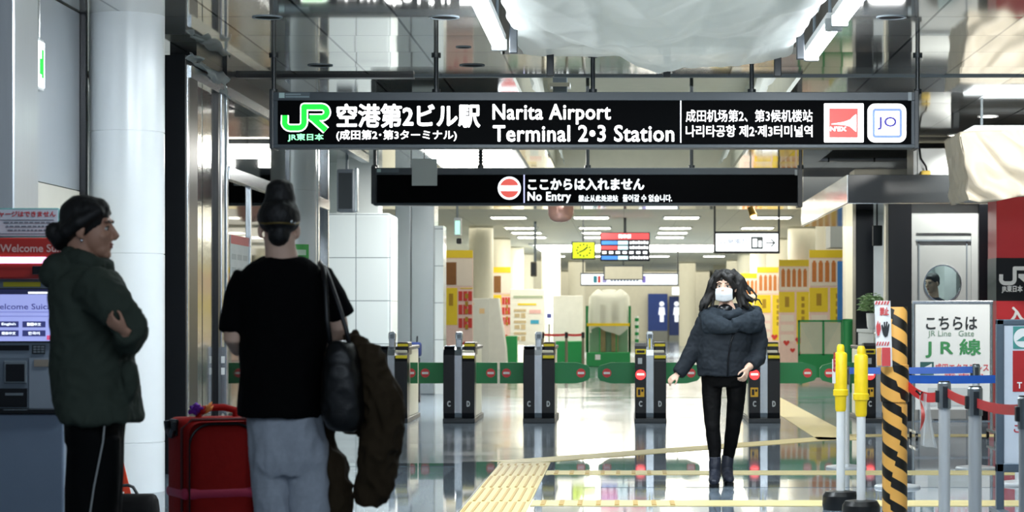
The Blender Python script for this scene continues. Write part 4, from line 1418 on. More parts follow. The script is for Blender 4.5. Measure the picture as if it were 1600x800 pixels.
# small ceiling hung things
Y = 38
t = thing('exit_light', (X_(714, Y), Y, Z_(333, Y)), 'small green and white exit light hanging before the left yellow poster', 'exit sign')
MB().pbox(709, 720, 340, 368, Y, .25, .01).build('housing', WHITE, t)
MB().pbox(711, 718.5, 345, 366, Y - .005, .006).build('lit_face', glow('lit mint', '#a9e6cf', 1.3), t)
MB().cyl(X_(714, Y), Y + .1, Z_(340, Y), H, .02, 10).build('hanger_rod', GREY, t)
MB().pbox(713, 721, 372, 381, Y - .1, .15, .02).build('camera', BLACK, t)
Y = 36
t = thing('dome_mirror', (X_(876, Y), Y, Z_(322, Y)), 'round dome with a reddish reflection in its colour below the middle of the no entry sign', 'dome')
cx_, r_ = X_(876, Y), 20.5 * Y / F
MB().lathe(cx_, Y + .1, [(.01, Z_(347, Y)), (r_ * .5, Z_(346, Y)), (r_ * .8, Z_(342, Y)), (r_ * .97, Z_(335, Y)), (r_, Z_(327, Y)), (r_, Z_(318, Y)), (.05, Z_(316, Y))], 32).build('dome', mat('rosy reflection gloss', '#d9a89a', .12, .6), t, smooth=.7)  # pink base colour paints a reddish reflection on a whitish dome
MB().cyl(cx_, Y + .1, Z_(316, Y), H, .03, 10).build('hanger_rod', GREY, t)
t = thing('spot_lamp', (X_(1175, Y), Y, H), 'small brass spotlight under the ceiling, above the telephone sign', 'spotlight')
a = P(1173, 327, Y); b_ = P(1177, 338, Y)
MB().tube([a + V((0, .06, .02)), b_ + V((0, -.06, 0))], [.05, .065], 20).build('shade', mat('brass', '#b08a3a', .3, .9), t, smooth=.6)
MB().ell(b_ + V((0, -.065, 0)), .055, .02, .055).build('lit_lens', glow('lit warm', '#ffdf9a', 4), t, smooth=0)
MB().tube([a + V((0, .05, .03)), (a.x, a.y + .05, H)], .012, 8).build('arm', CHROME, t)
Y = 52
t = thing('hanging_speaker', (X_(834, Y), Y, 2.3), 'dark box speaker on a ceiling rod behind the notice board stand', 'speaker')
MB().pbox(829, 838.5, 409, 432, Y, .2, .02).build('case', mat('brown grey', '#5d564a', .5), t)
MB().pbox(830.5, 837, 411, 430, Y - .006, .01).build('grille', CHAR, t)
MB().cyl(X_(836, Y), Y + .1, Z_(409, Y), H, .03, 10).build('hanger_rod', MIDG, t)
Y = 29.5
t = thing('hanging_speaker', (X_(543, Y), Y, 2.65), 'dark grey box hung above the white panelled pillar, left of the no entry sign', 'speaker')
MB().pbox(526, 553, 264, 331, Y, .3, .02).build('case', mat('lead grey', '#59616a', .45), t)
MB().pbox(529, 550, 270, 326, Y - .006, .01).build('grille', CHAR, t)
MB().pbox(553, 559, 262, 331, Y + .05, .1, .01).build('bracket', STEEL, t)
MB().cyl(X_(540, Y), Y + .15, Z_(264, Y), H, .02, 10).build('hanger_rod', MIDG, t)

# grey cabinet, notice stand, partition, kiosk under film, fences
Y = 52.5
t = thing('grey_cabinet', (X_(752, Y), Y, 0), 'tall pale grey machine cabinet behind the second ticket gate', 'cabinet')
MB().box(X_(723, Y), X_(764, Y), Y, Y + .9, 0, Z_(466, Y), .02).build('body', mat('cabinet grey', '#cfd1ca', .4), t)
MB().prism([(X_(764, Y), 0), (X_(791, Y), 0), (X_(789, Y), .5), (X_(778, Y), Z_(466, Y)), (X_(764, Y), Z_(466, Y))], 'y', Y + .02, Y + .9).build('side_bay', mat('cabinet grey pale', '#d9dad2', .4), t)
MB().pbox(749, 757, 482, 490, Y - .006, .008).pbox(737, 741, 474, 476, Y - .006, .008).build('sticker', mat('sticker tan', '#d8b98a', .5), t)
MB().pbox(729, 732, 510, 530, Y - .02, .02).build('door_handle', MIDG, t)
Y = 60
t = thing('notice_stand', (X_(823, Y), Y, 0), 'white notice board stand with pinned leaflets behind the third ticket gate', 'notice board')
MB().pbox(797, 850.5, 452, 539, Y, .06, .015).build('board', mat('notice white', '#eceade', .45), t)
MB().box(X_(800, Y), X_(803, Y), Y, Y + .06, 0, .5).box(X_(845, Y), X_(848, Y), Y, Y + .06, 0, .5).build('leg', STEEL, t)
mb = MB()
for k in range(3):
    mb.pbox(803, 822, 483 + 18 * k, 487 + 18 * k, Y - .012, .012).pbox(804, 812, 490 + 18 * k, 496 + 18 * k, Y - .012, .012).pbox(814, 821, 489 + 18 * k, 497 + 18 * k, Y - .012, .012)
mb.build('leaflet', mat('leaflet tan', '#c8b48c', .5, var=.3, scale=20), t)
MB().pbox(829, 842, 500, 506, Y - .012, .012).build('blue_print', mat('print aqua', '#3fa3c4', .5), t)
MB().pbox(827, 845, 484, 490, Y - .012, .012).build('pink_print', mat('print rose', '#e3b6b0', .5), t)
MB().pbox(809, 838, 474, 477, Y - .012, .012).build('yellow_print', PY, t)
MB().pbox(802, 848, 462, 466, Y - .012, .012).build('header_print', mat('print sage', '#a9b59a', .5), t)
Y = 58
t = thing('white_partition', (X_(888, Y), Y, 0), 'plain white partition board left of the film covered kiosk', 'partition')
MB().pbox(864, 911, 462, 543, Y, .08, .01).build('board', mat('partition white', '#e9e8df', .5), t)
MB().box(X_(866, Y), X_(869, Y), Y, Y + .3, 0, .45).box(X_(906, Y), X_(909, Y), Y, Y + .3, 0, .45).build('leg', GREY, t)
Y = 57.3
t = thing('leaflet_rack', (X_(858, Y), Y, 0), 'slim white leaflet stand between notice board and white partition', 'stand')
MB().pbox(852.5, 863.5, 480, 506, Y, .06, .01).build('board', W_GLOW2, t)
MB().pbox(854.5, 861.5, 490, 497, Y - .008, .01).build('print', mat('print indigo', '#5a5fa8', .5), t)
MB().cyl(X_(858, Y), Y + .03, 0, Z_(506, Y), .025, 10).cyl(X_(858, Y), Y + .03, 0, .03, .15, 16).build('pole', STEEL, t)
Y = 57.5
GP = mat('fence green', '#118a48', .45)
for a, b_, za, lb in ((790, 808, .75, 'low green box barrier at the foot of the notice board stand, left piece'), (868, 912, .62, 'low green box barrier at the foot of the white partition')):
    t = thing('low_barrier', (X_((a + b_) / 2, Y), Y, 0), lb, 'barrier', 'low green barriers in the far hall')
    MB().box(X_(a, Y - 1), X_(b_, Y - 1), Y - 1, Y - .7, .06, za, .02).build('panel', GP, t)
    MB().box(X_(a, Y - 1) + .05, X_(b_, Y - 1) - .05, Y - .98, Y - .72, 0, .06).build('foot', CHAR, t)
Y = 48.5
for px, lb in ((848, 'left'), (885, 'middle'), (911, 'right')):
    t = thing('barrier_post', (X_(px, Y), Y, 0), f'thin distant barrier post of the red tape before the white partition, {lb} of three', 'barrier post', 'distant barrier posts')
    MB().lathe(X_(px, Y), Y, [(.16, 0), (.15, .02), (.03, .035), (.028, .9), (.02, .91)], 20).build('pole', mat('bronze grey', '#8b8570', .4, .5), t, smooth=.5)
    MB().lathe(X_(px, Y), Y, [(.035, .78), (.035, .90)], 16).build('head', CHAR, t)
for a, b_, lb in ((850, 883, 'left'), (887, 909, 'right')):
    belt((X_(a, Y), Y, .85), (X_(b_, Y), Y, .85), .01, .05, RB, f'thin distant red tape in front of the white partition, {lb} span')
Y = 55
t = thing('covered_kiosk', (X_(950, Y), Y, 0), 'green kiosk wrapped in milky plastic film in the middle of the far hall', 'kiosk')
MB().box(X_(916, Y), X_(985, Y), Y, Y + .9, 0, .36, .02).build('green_base', GP, t)
mb = MB()
for px in (917, 984):
    mb.box(X_(px, Y) - .03, X_(px, Y) + .03, Y + .05, Y + .11, .36, 1.5).box(X_(px, Y) - .03, X_(px, Y) + .03, Y + .8, Y + .86, .36, 1.5)
mb.build('frame', GP, t)
mb = MB()
for a, b_ in ((917, 920), (936, 938), (962, 964), (982, 985)):
    mb.pbox(a, b_, 505, 556, Y + .05, .05)
MB().pbox(921, 981, 510, 555, Y + .5, .05).build('inner_panel', mat('dull green', '#7ba286', .5), t)
mb.build('stile', GP, t)
MB().pbox(917, 984, 505, 509.5, Y - .005, .02).build('yellow_tape', YEL2, t)
MB().box(X_(938, Y), X_(946, Y), Y + .3, Y + .6, .36, 1.55, .02).box(X_(955, Y), X_(966, Y), Y + .3, Y + .6, .36, 1.6, .02).build('stored_goods', mat('goods brown', '#8a7a58', .6, var=.3), t)
MB().pbox(930, 938, 554, 562, Y - .02, .02).build('label', WHITE, t)
def kf(u, v):
    a = u * PI * 2
    top = Z_(454, Y) - (.10 * (1 - math.cos(a * 2)) if v < .2 else 0) * 0
    r = .60 + .40 * min(1, v * 4)
    x = X_(952, Y) + (.50 * r + .05 * math.sin(a * 7) * v) * math.copysign(abs(math.cos(a)) ** .6, math.cos(a))
    y = Y + .45 + (.46 * r + .04 * math.sin(a * 5) * v) * math.copysign(abs(math.sin(a)) ** .6, math.sin(a))
    return V((x, y, top - .04 * math.sin(a * 3) - (v ** 1.3) * (.98 + .1 * math.sin(a * 4))))
MB().quadgrid(kf, 72, 16).build('film_cover', sheet_mat('kiosk film', '#e6e8df', .22), t, smooth=0)
t = thing('striped_pole', (X_(995, 56), 56, 0), 'thin green and white banded pole right of the film covered kiosk', 'pole')
MB().cyl(X_(995, 56), 56, 0, Z_(494, 56), .045, 16).cyl(X_(995, 56), 56, 0, .04, .16, 20).build('pole', WHITE, t)
mb = MB()
for k in range(5):
    mb.cyl(X_(995, 56), 56, Z_(502 + 11 * k, 56), Z_(497 + 11 * k, 56), .05, 16)
mb.build('green_band', GP, t)
# toilets
Y = 109.7
for a, b_, ya, yb, fx, lb, hx in ((1012.5, 1043, 459, 517, 1034, 'blue toilet wall panel with a white figure, left of two', '#1c3f8e'), (1045.5, 1074, 463, 524, 1057, 'blue toilet wall panel with a white figure under a lit sign, right of two', '#16306e')):
    t = thing('restroom_board', (X_((a + b_) / 2, Y), Y, 1.5), lb, 'panel', 'blue toilet wall panels at the back')
    MB().pbox(a, b_, ya, yb, Y - .1, .2, .01).build('panel', mat('panel' + hx, hx, .35, var=.15), t)
    mb = MB()
    mb.ell((X_(fx, Y), Y - .14, Z_(475, Y)), .12, .03, .12)
    mb.prism(ppts([(fx - 4, 480), (fx + 4, 480), (fx + 5.2, 492), (fx + 3, 492), (fx + 3, 503), (fx - 3, 503), (fx - 3, 492), (fx - 5.2, 492)], Y), 'y', Y - .15, Y - .12)
    mb.build('figure', glow('lit figure', '#e9eef6', .9), t)
    MB().pbox(a, b_, yb, 533, Y - .1, .2).build('door_base', mat('door base', '#8c8f8a', .4), t)
t = thing('toilet_sign', (X_(1060, Y), Y, Z_(448, Y)), 'small white lit sign above the right blue toilet panel', 'sign')
MB().pbox(1049.5, 1071, 448, 461.5, Y - .5, .15, .02).build('housing', WHITE, t)
MB().pbox(1050.5, 1070, 449, 460.5, Y - .505, .01).build('lit_face', W_GLOW2, t)
MB().cyl(X_(1060, Y - .42), Y - .42, Z_(448, Y), H, .03, 8).build('hanger_rod', GREY, t)
# fence, rolled sheet at the right, by the booth
Y = 42
t = thing('mesh_fence', (X_(1282, Y), Y, 0), 'green framed mesh fence panel before the nearest yellow poster', 'fence')
mb = MB()
mb.pbox(1247, 1317, 500, 503, Y, .04).pbox(1247, 1317, 553, 556, Y, .04).pbox(1247, 1250, 500, 556, Y, .04).pbox(1285, 1288, 500, 556, Y, .04).pbox(1314, 1317, 500, 556, Y, .04)
mb.build('frame', GP, t)
MB().pbox(1247, 1317, 556, 590, Y, .05).build('kick_panel', GP, t)
mb = MB()
for k in range(24):
    for s in (1, -1):
        pa, pb = 1250 + 64 * k / 24, 1250 + 64 * k / 24 + s * 26
        q = [(pa, 503), (pb, 553)]
        if not (1249 < pb < 1316):
            e = 1249 if pb < 1249 else 1315.5
            f_ = (e - pa) / (pb - pa)
            q[1] = (e, 503 + 50 * f_)
        mb.stroke(ppts(q, Y), .008, Y + .015 + (.006 if s > 0 else 0), .004)
mb.build('mesh', mat('mesh pale', '#b9c7b4', .5), t)
MB().pbox(1251, 1314, 504, 553, Y + .03, .004).build('backing', mat('mesh backing', '#ddd6be', .6), t)
MB().box(X_(1248, Y), X_(1252, Y), Y - .25, Y + .3, 0, .05).box(X_(1312, Y), X_(1316, Y), Y - .25, Y + .3, 0, .05).build('foot', GP, t)
Y = 37
t = thing('rolled_screen', (X_(1325, Y), Y, 0), 'dark green rolled net standing right of the mesh fence', 'rolled net')
xr = X_(1325, Y)
mb = MB()
def roll(u, v):
    a = u * 5 * PI
    r = .105 - .012 * u
    return V((xr + r * math.cos(a) * (1 + .12 * math.sin(v * 6)), Y + r * math.sin(a), v * 1.2 + .015 * math.sin(a)))
mb.quadgrid(roll, 90, 14).build('net', mat('net green', '#0f6a35', .45, var=.2), t, smooth=0)
t = thing('luggage_cart', (X_(648, 33), 33, 0), 'small luggage cart with a navy and lime bag behind the leftmost ticket gate', 'cart')
Y = 33
mb = MB()
for px in (640, 655):
    for dy in (0, .5):
        mb.tube([P(px, 631, Y + dy) * 1, P(px, 560, Y + dy)], .014, 8)
mb.tube([P(640, 560, Y + .0), P(655, 560, Y), P(655, 560, Y + .5), P(640, 560, Y + .5), P(640, 560, Y)], .014, 8)
mb.tube([P(650, 560, Y + .5), P(652, 525, Y + .5)], .014, 8)
mb.build('frame', CHAR, t)
for px in (640, 655):
    for dy in (0, .5):
        c = P(px, 0, Y + dy)
        MB().tube([(c.x - .015, c.y, .05), (c.x + .015, c.y, .05)], .05, 16).build('wheel', BLACK, t)
mb = MB().box(X_(637, Y), X_(655, Y), Y + .05, Y + .45, Z_(558, Y), Z_(535, Y), .04, 3)
mb.build('navy_bag', mat('navy cloth', '#1d2b57', .7), t, smooth=.8)
MB().box(X_(632, Y), X_(640, Y), Y + .05, Y + .4, Z_(560, Y), Z_(543, Y), .04, 3).build('lime_bag', mat('lime cloth', '#8cc63a', .7), t, smooth=.8)

# ------------------------------------------------------------------ near left: ticket machine and what stands around it
YM = 11.0
t = thing('ticket_machine', (-3.3, YM, 0), 'ticket vending machine with red header and lilac screen at the left edge, behind the woman', 'ticket machine')
xl, xr = -3.78, X_(91, YM)
MB().box(xl, xr, YM + .02, YM + .7, .82, 1.656, .008).build('cabinet', mat('machine grey', '#7e8b98', .42, .15), t)
MB().box(xl, X_(109, YM), YM - .12, YM + .72, 0, Z_(645, YM), .01).build('lower_cabinet', mat('machine blue grey', '#74859a', .45), t)
MB().box(xl, X_(110, YM), YM - .14, YM + .05, Z_(645, YM), Z_(638, YM), .004).build('ledge', BLACK, t)
MB().box(xl, X_(112, YM), YM - .06, YM + .05, Z_(436, YM), Z_(372, YM), .008).build('header', mat('machine red', '#a5271f', .4, var=.05), t)
yh = YM - .062
text('Welcome Suica', 0, 107, 381.5, 394, yh - .001, mat('header letters', '#c9a9a4', .5), t, .02)
MB().box(X_(-60, YM), X_(82, YM), yh - .012, yh, Z_(412, YM), Z_(402, YM), .003).build('light_strip', glow('lit rose', '#ffc4ea', 1.8), t)
MB().box(X_(57, YM), X_(82, YM), yh - .02, yh, Z_(429, YM), Z_(416, YM), .004).build('sensor', BLACK, t)
MB().pbox(5, 63, 440.5, 448, YM + .014, .01).build('yellow_sticker', mat('sticker lime', '#c9c223', .5), t)
MB().pbox(-52, 88, 450.5, 535, YM + .008, .014).build('screen_bezel', BLACK, t)
s_ = MB().pbox(-50, 86, 452, 533, YM + .004, .008).build('screen', glow('screen lilac', '#a9b3f5', .75), t)
ysn = YM + .002
MB().pbox(-50, 86, 452, 460, ysn - .001, .003).build('screen_bar', glow('screen navy', '#2a2f58', .4), s_)
MB().pbox(44, 83, 456, 459, ysn - .003, .002).build('screen_line', W_GLOW2, s_)
text('Welcome Suica', -17, 80, 474.5, 483.5, ysn, glow('screen ink', '#5a5fa0', .4), s_, .015)
MB().pbox(-40, 78, 487, 488, ysn, .002).pbox(-40, 78, 493.5, 494.5, ysn, .002).build('screen_line', glow('screen rule', '#8088c8', .5), s_)
for a, b_, y0, y1, tx in ((-14, 29, 502, 511.5, 'English'), (35, 71, 502, 511.5, '繁體中文'), (-14, 29, 516, 525.5, '简体中文'), (35, 71, 516, 525.5, '한국어')):
    k_ = MB().pbox(a, b_, y0, y1, ysn - .001, .003).build('language_button', glow('screen slate', '#454c8c', .4), s_)
    w_ = 22 if len(tx) > 3 else 18
    m_ = (a + b_) / 2 + (6 if a < 0 else 0)
    text(tx, m_ - w_ / 2, m_ + w_ / 2, y0 + 2.3, y1 - 2.3, ysn - .0015, W_GLOW2, s_, .02)
MB().pbox(73, 84, 524, 531, ysn - .001, .003).build('screen_key', glow('screen pink', '#e05a8a', .7), s_)
MB().pbox(-40, 45, 539.5, 547.5, YM + .014, .01).build('coin_slot', BLACK, t)
MB().pbox(50, 70, 539, 553, YM + .012, .01).build('keypad_plate', CHAR, t)
mb = MB()
for i in range(3):
    for j in range(3):
        mb.pbox(52 + 6 * i, 56.5 + 6 * i, 540.5 + 4 * j, 543.3 + 4 * j, YM + .006, .008)
mb.build('keypad_keys', MIDG, t)
MB().pbox(-40, 44, 559, 639, YM + .012, .01).build('left_door', mat('machine grey dark', '#65727f', .42), t)
MB().pbox(45.5, 89, 559, 639, YM + .012, .01).build('right_door', mat('machine grey light', '#8a96a3', .42), t)
MB().pbox(6, 41, 564, 599, YM + .004, .01, .003).build('banknote_bezel', MIDG, t)
MB().pbox(9, 38, 569, 596, YM + .001, .006).build('banknote_slot', BLACK, t)
MB().pbox(-30, 42, 607, 636, YM + .004, .01).build('ticket_tray', BLACK, t)
MB().pbox(8, 36, 614, 618, YM + .0, .01).build('tray_lip', MIDG, t)
MB().pbox(53, 75, 562, 573, YM + .006, .01).build('sticker', mat('sticker dull', '#8d8478', .5), t)
MB().pbox(5, 42, 640, 641, YM - .145, .01).build('ledge_mark', MIDG, t)
nb = thing('notice_plate', (-3.1, YM, 1.68), 'framed notice plate with red heading on top of the ticket machine', 'notice')
MB().pbox(-90, 92, 325, 371, YM + .06, .02, .004).build('frame', mat('frame teal', '#6fa0a0', .4), nb)
MB().pbox(-88, 90, 327.5, 368.5, YM + .054, .01).build('plate', mat('plate pale', '#b8c0cc', .4), nb)
yn = YM + .052
text('チャージはできません', -12, 87, 330, 339, yn, mat('ink red', '#b33038'), nb, .03)
MB().pbox(-80, 84, 343, 344.2, yn, .002).pbox(-80, 84, 364.5, 365.5, yn, .002).build('rule', mat('ink slate', '#6a7482', .5), nb)
mb = MB()
for r in range(3):
    x = 6 + r * 3
    while x < 80 - r * 5:
        w_ = random.choice((4, 6, 8))
        mb.pbox(x, x + w_, 346.5 + 6 * r, 349 + 6 * r, yn, .002)
        x += w_ + 2
mb.build('small_print', mat('ink slate', '#6a7482'), nb)
# orange folding stand beside the column
t = thing('caution_stand', (-3.12, 13.4, 0), 'red orange folding caution stand with white marks at the foot of the white column', 'caution stand')
RO = mat('stand vermilion', '#cf4526', .45, var=.06)
for sgn, nm in ((-1, 'front_panel'), (1, 'rear_panel')):
    mb = MB()
    lo, hi = 13.4 + sgn * .2, 13.4 + sgn * .02
    v = [(-3.38, lo, 0), (-2.95, lo, 0), (-3.05, hi, .60), (-3.27, hi, .60)]
    a = [mb.bm.verts.new(p) for p in v]
    b_ = [mb.bm.verts.new((p[0], p[1] + .018, p[2])) for p in v]
    mb.bm.faces.new(a)
    mb.bm.faces.new(b_[::-1])
    for i in range(4):
        mb.bm.faces.new((a[i], b_[i], b_[(i + 1) % 4], a[(i + 1) % 4]))
    mb.build(nm, RO, t)
mb = MB()
for k, (z, w_) in enumerate(((.42, .12), (.30, .15), (.18, .17))):
    yy = 13.2 + z / .6 * .18 - .012
    for q in range(4):
        mb.box(-3.16 - w_ + q * w_ * .62, -3.16 - w_ + q * w_ * .62 + w_ * .34, yy, yy + .006, z, z + .055)
mb.build('white_lettering', mat('mark white', '#ddd0cc', .5), t)
MB().tube([(-3.25, 13.4, .6), (-3.22, 13.4, .66), (-3.10, 13.4, .66), (-3.07, 13.4, .6)], .012, 8).build('handle', RO, t, smooth=.6)
# black hand bag on the floor
YG2 = 12.5
t = thing('black_bag', (X_(203, YG2), YG2, 0), 'black bag with an upright handle on the floor behind the woman in the green coat', 'bag')
xa, xb = X_(158, YG2), X_(243, YG2)
mb = MB()
mb.bm.free(); mb.bm = bmesh.new()
stack(mb.bm, [((xa + xb) / 2, YG2 + .1, z, (xb - xa) / 2 * k, .11 * k2) for z, k, k2 in ((0, .97, .95), (.03, 1.0, 1), (.15, .99, 1), (.235, .93, .85), (.262, .86, .6), (.272, .78, .35))], 40, True, 4)
mb.build('body', mat('black nylon', '#040405', .7, bump=.2, scale=40), t, smooth=.9)
mb = MB()
mb.tube([P(183, 775, YG2 + .1), P(184, 764, YG2 + .1), P(190, 759, YG2 + .1), P(200, 758, YG2 + .1), P(208, 761, YG2 + .1), P(214, 771, YG2 + .1), P(215, 778, YG2 + .1)], .009, 10)
mb.build('handle', mat('handle grey', '#2b2e31', .5), t, smooth=.6)
# chrome pull on the black pier, intercom
t = thing('door_pull', (X_(241, 17.97), 17.97, .9), 'small chrome pull handle on the edge of the black pier, low down', 'handle')
MB().tube([P(241, 697, 17.93), P(241, 724, 17.93)], .012, 10).tube([P(241, 699, 17.93), P(241, 699, 18.0)], .008, 8).tube([P(241, 722, 17.93), P(241, 722, 18.0)], .008, 8).build('bar', CHROME, t, smooth=.6)
MB().box(X_(236.5, 17.98), X_(245.5, 17.98), 17.985, 18.0, Z_(727, 17.98), Z_(694, 17.98), .003).build('plate', STEEL, t)
t = thing('button_plate', (-3.5, 19.56, 1.1), 'steel lift button plate with two pale squares beside the black door jamb', 'button plate')
MB().box(-3.52, -3.46, 19.494, 19.5, .42, 1.0, .003).build('plate', STEEL, t)
MB().box(-3.505, -3.475, 19.486, 19.494, .86, .92).build('button', WHITE, t)
MB().box(-3.505, -3.475, 19.486, 19.494, .76, .82).build('button', WHITE, t)
# posters on the glass and on the second column
t = thing('poster', (-3.49, 20.4, 1.9), 'white poster with a red band on the glass partition left of the hair bun', 'poster')
MB().box(-3.5245, -3.52, 20.05, 21.0, 1.35, 2.0).build('paper', mat('poster white', '#dfe5e5', .5), t)
MB().box(-3.519, -3.517, 20.05, 21.0, 1.92, 2.0).build('red_band', mat('band red', '#d9666a', .5), t)
mb = MB()
for r in range(4):
    for c in range(3):
        mb.box(-3.519, -3.518, 20.1 + .3 * c, 20.33 + .3 * c, 1.42 + .12 * r, 1.47 + .12 * r)
mb.build('print', mat('print faint', '#c0c8c8', .5), t)
t = thing('column_sign', (X_(478, 23.6), 23.6, 1.95), 'green and white sign plate on the second white column, beside the hair bun', 'sign')
def cs(z0, z1, r, m, nm, a0=-100, a1=-55):
    mb = MB()
    pts = [(-3.55 + rr * math.cos(math.radians(a)), 23.9 + rr * math.sin(math.radians(a))) for rr, aa in ((r, range(a0, a1 + 1, 5)), (r - .006, range(a1, a0 - 1, -5))) for a in aa]
    mb.prism(pts, 'z', z0, z1)
    return mb.build(nm, m, t)
cs(Z_(405, 23.63), Z_(381.5, 23.63), .277, mat('plate green', '#4fae57', .4), 'plate', -95, -40)
cs(Z_(398.5, 23.63), Z_(390, 23.63), .280, mat('plate print', '#cfe3cf', .4), 'print_band', -88, -48)
# ------------------------------------------------------------------ people
SKIN = mat('skin warm', '#b98a72', .5, var=.05, scale=25)
SKIN2 = mat('skin fair', '#d9b39c', .5, var=.05, scale=25)
LIPS = mat('lips', '#8f4c46', .45)
HAIRB = mat('hair black', '#0c0908', .58, var=.3, scale=40, stretch=(1, 1, .15))
EYEW = mat('eye white', '#d8d4cc', .3)
EYED = mat('eye dark', '#140e0b', .2)


def basis(f):
    f = V(f).normalized()
    u = V((0, 0, 1))
    u = (u - f * u.dot(f)).normalized()
    s = f.cross(u)            # her right
    return s, f, u


def head(mb, C, f, k=1.0, ears=True):
    s, f, u = basis(f)
    R = Matrix((s, f, u)).transposed()
    at = lambda a, b, c: V(C) + (s * a + f * b + u * c) * k
    E = lambda c, r, rt=None: mb.ell(c, r[0] * k, r[1] * k, r[2] * k, R @ rt if rt else R, 20)
    E(at(0, -.012, .015), (.074, .094, .088))
    E(at(0, .030, -.045), (.062, .062, .080))
    E(at(0, .045, -.095), (.044, .042, .040))
    E(at(0, .070, -.120), (.022, .020, .018))
    for q in (-1, 1):
        E(at(.036 * q, .060, -.048), (.022, .022, .022))
        E(at(.030 * q, .078, .012), (.024, .010, .009))
        if ears:
            E(at(.079 * q, -.012, -.030), (.010, .018, .030), Matrix.Rotation(-.25, 3, 'X'))
            E(at(.075 * q, -.006, -.054), (.007, .010, .010))
    loft(mb.bm, [at(0, .082, .002), at(0, .096, -.022), at(0, .112, -.046), at(0, .104, -.056), at(0, .085, -.058)],
         [(.008 * k, .008 * k), (.010 * k, .010 * k), (.014 * k, .011 * k), (.013 * k, .009 * k), (.008 * k, .006 * k)], 12, True, s)
    E(at(0, .086, -.078), (.019, .010, .0065))
    E(at(0, .084, -.090), (.017, .010, .0075))
    return at, R, s, f, u


def face_bits(body, at, R, s, f, u, k, eye_z=-.018, spread=.031, out=.077):
    for q in (-1, 1):
        e = MB().ell(at(spread * q, out, eye_z), .0135 * k, .007 * k, .0075 * k, R, 14).build('eye', EYEW, body, smooth=0)
        MB().ell(at(spread * q, out + .0055, eye_z), .0065 * k, .003 * k, .0068 * k, R, 12).build('iris', EYED, e, smooth=0)
        mb = MB()
        mb.tube([at((spread - .013) * q, out + .0065, eye_z + .006), at(spread * q, out + .0085, eye_z + .010), at((spread + .015) * q, out + .0025, eye_z + .005)], .0022 * k, 6)
        mb.build('lash', EYED, e)
        MB().tube([at((spread - .018) * q, out + .011, eye_z + .024), at(spread * q, out + .010, eye_z + .030), at((spread + .02) * q, out + .001, eye_z + .024)], [.0028 * k, .0036 * k, .002 * k], 8).build('eyebrow', HAIRB, body, smooth=0)
    MB().ell(at(0, .091, -.079), .018 * k, .006 * k, .0055 * k, R, 12).ell(at(0, .0895, -.089), .016 * k, .006 * k, .006 * k, R, 12).build('lips', LIPS, body, smooth=0)


def hand(mb, w, d, n, th, curl=.5, k=1.0, spread=.0):
    """w wrist, d towards the fingers, n the way the palm faces, th the thumb's side"""
    w, d, n, th = V(w), V(d).normalized(), V(n), V(th)
    n = (n - d * n.dot(d)).normalized()
    th = (th - d * th.dot(d) - n * th.dot(n)).normalized()
    loft(mb.bm, [w - d * .02 * k, w + d * .015 * k, w + d * .05 * k, w + d * .088 * k], [(.026 * k, .019 * k), (.031 * k, .017 * k), (.040 * k, .015 * k), (.038 * k, .011 * k)], 16, True, th)
    for i, (L, off) in enumerate(((.072, .030), (.080, .010), (.074, -.010), (.058, -.029))):
        b = w + (d * .082 + th * off) * k
        a = 0.12
        pts = [b - d * .012 * k, b]
        for j, fr in enumerate((.45, .32, .23)):
            a += curl * (.55, 1.0, .8)[j]
            dirv = d * math.cos(a) + n * math.sin(a) + th * spread * (off * 6)
            pts.append(pts[-1] + dirv.normalized() * L * fr * k)
        loft(mb.bm, pts, [(.0085 * k,) * 2, (.0088 * k,) * 2, (.0082 * k,) * 2, (.0076 * k,) * 2, (.0058 * k,) * 2], 10, True)
    b = w + (d * .022 + th * .024) * k
    p1 = b + (d * .028 + th * .024 + n * .010) * k
    p2 = p1 + (d * .030 + th * .006 + n * .014 * (1 + curl)) * k
    p3 = p2 + (d * .020 - th * .004 + n * .012 * curl) * k
    loft(mb.bm, [b, p1, p2, p3], [(.013 * k,) * 2, (.0105 * k,) * 2, (.009 * k,) * 2, (.0065 * k,) * 2], 10, True)


def limb(mb, pts, radii, n=18, ref=None):
    loft(mb.bm, pts, [(r, r) if isinstance(r, (int, float)) else r for r in radii], n, True, ref)


def pstack(mb, Y, secs, n=32, power=2.3, dy=0):
    st_ = []
    for s in secs:
        py, x0, x1, ry = s[:4]
        oy = s[4] if len(s) > 4 else dy
        st_.append(((X_(x0, Y) + X_(x1, Y)) / 2, Y + oy, Z_(py, Y), (X_(x1, Y) - X_(x0, Y)) / 2, ry))
    st_.sort(key=lambda q: q[2])
    stack(mb.bm, st_, n, True, power)


def shoe(mb, x, y, d, L=.26, h=.07):
    d = V(d).normalized()
    a = V((x, y, 0))
    rr = V((-d.y, d.x, 0))
    loft(mb.bm, [a - d * .07 + V((0, 0, h * .55)), a + V((0, 0, h * .6)), a + d * L * .35 + V((0, 0, h * .45)), a + d * L * .62 + V((0, 0, h * .34)), a + d * (L - .07) + V((0, 0, h * .30))],
         [(.032, h * .5), (.040, h * .58), (.044, h * .45), (.044, h * .34), (.022, h * .24)], 16, True, rr)


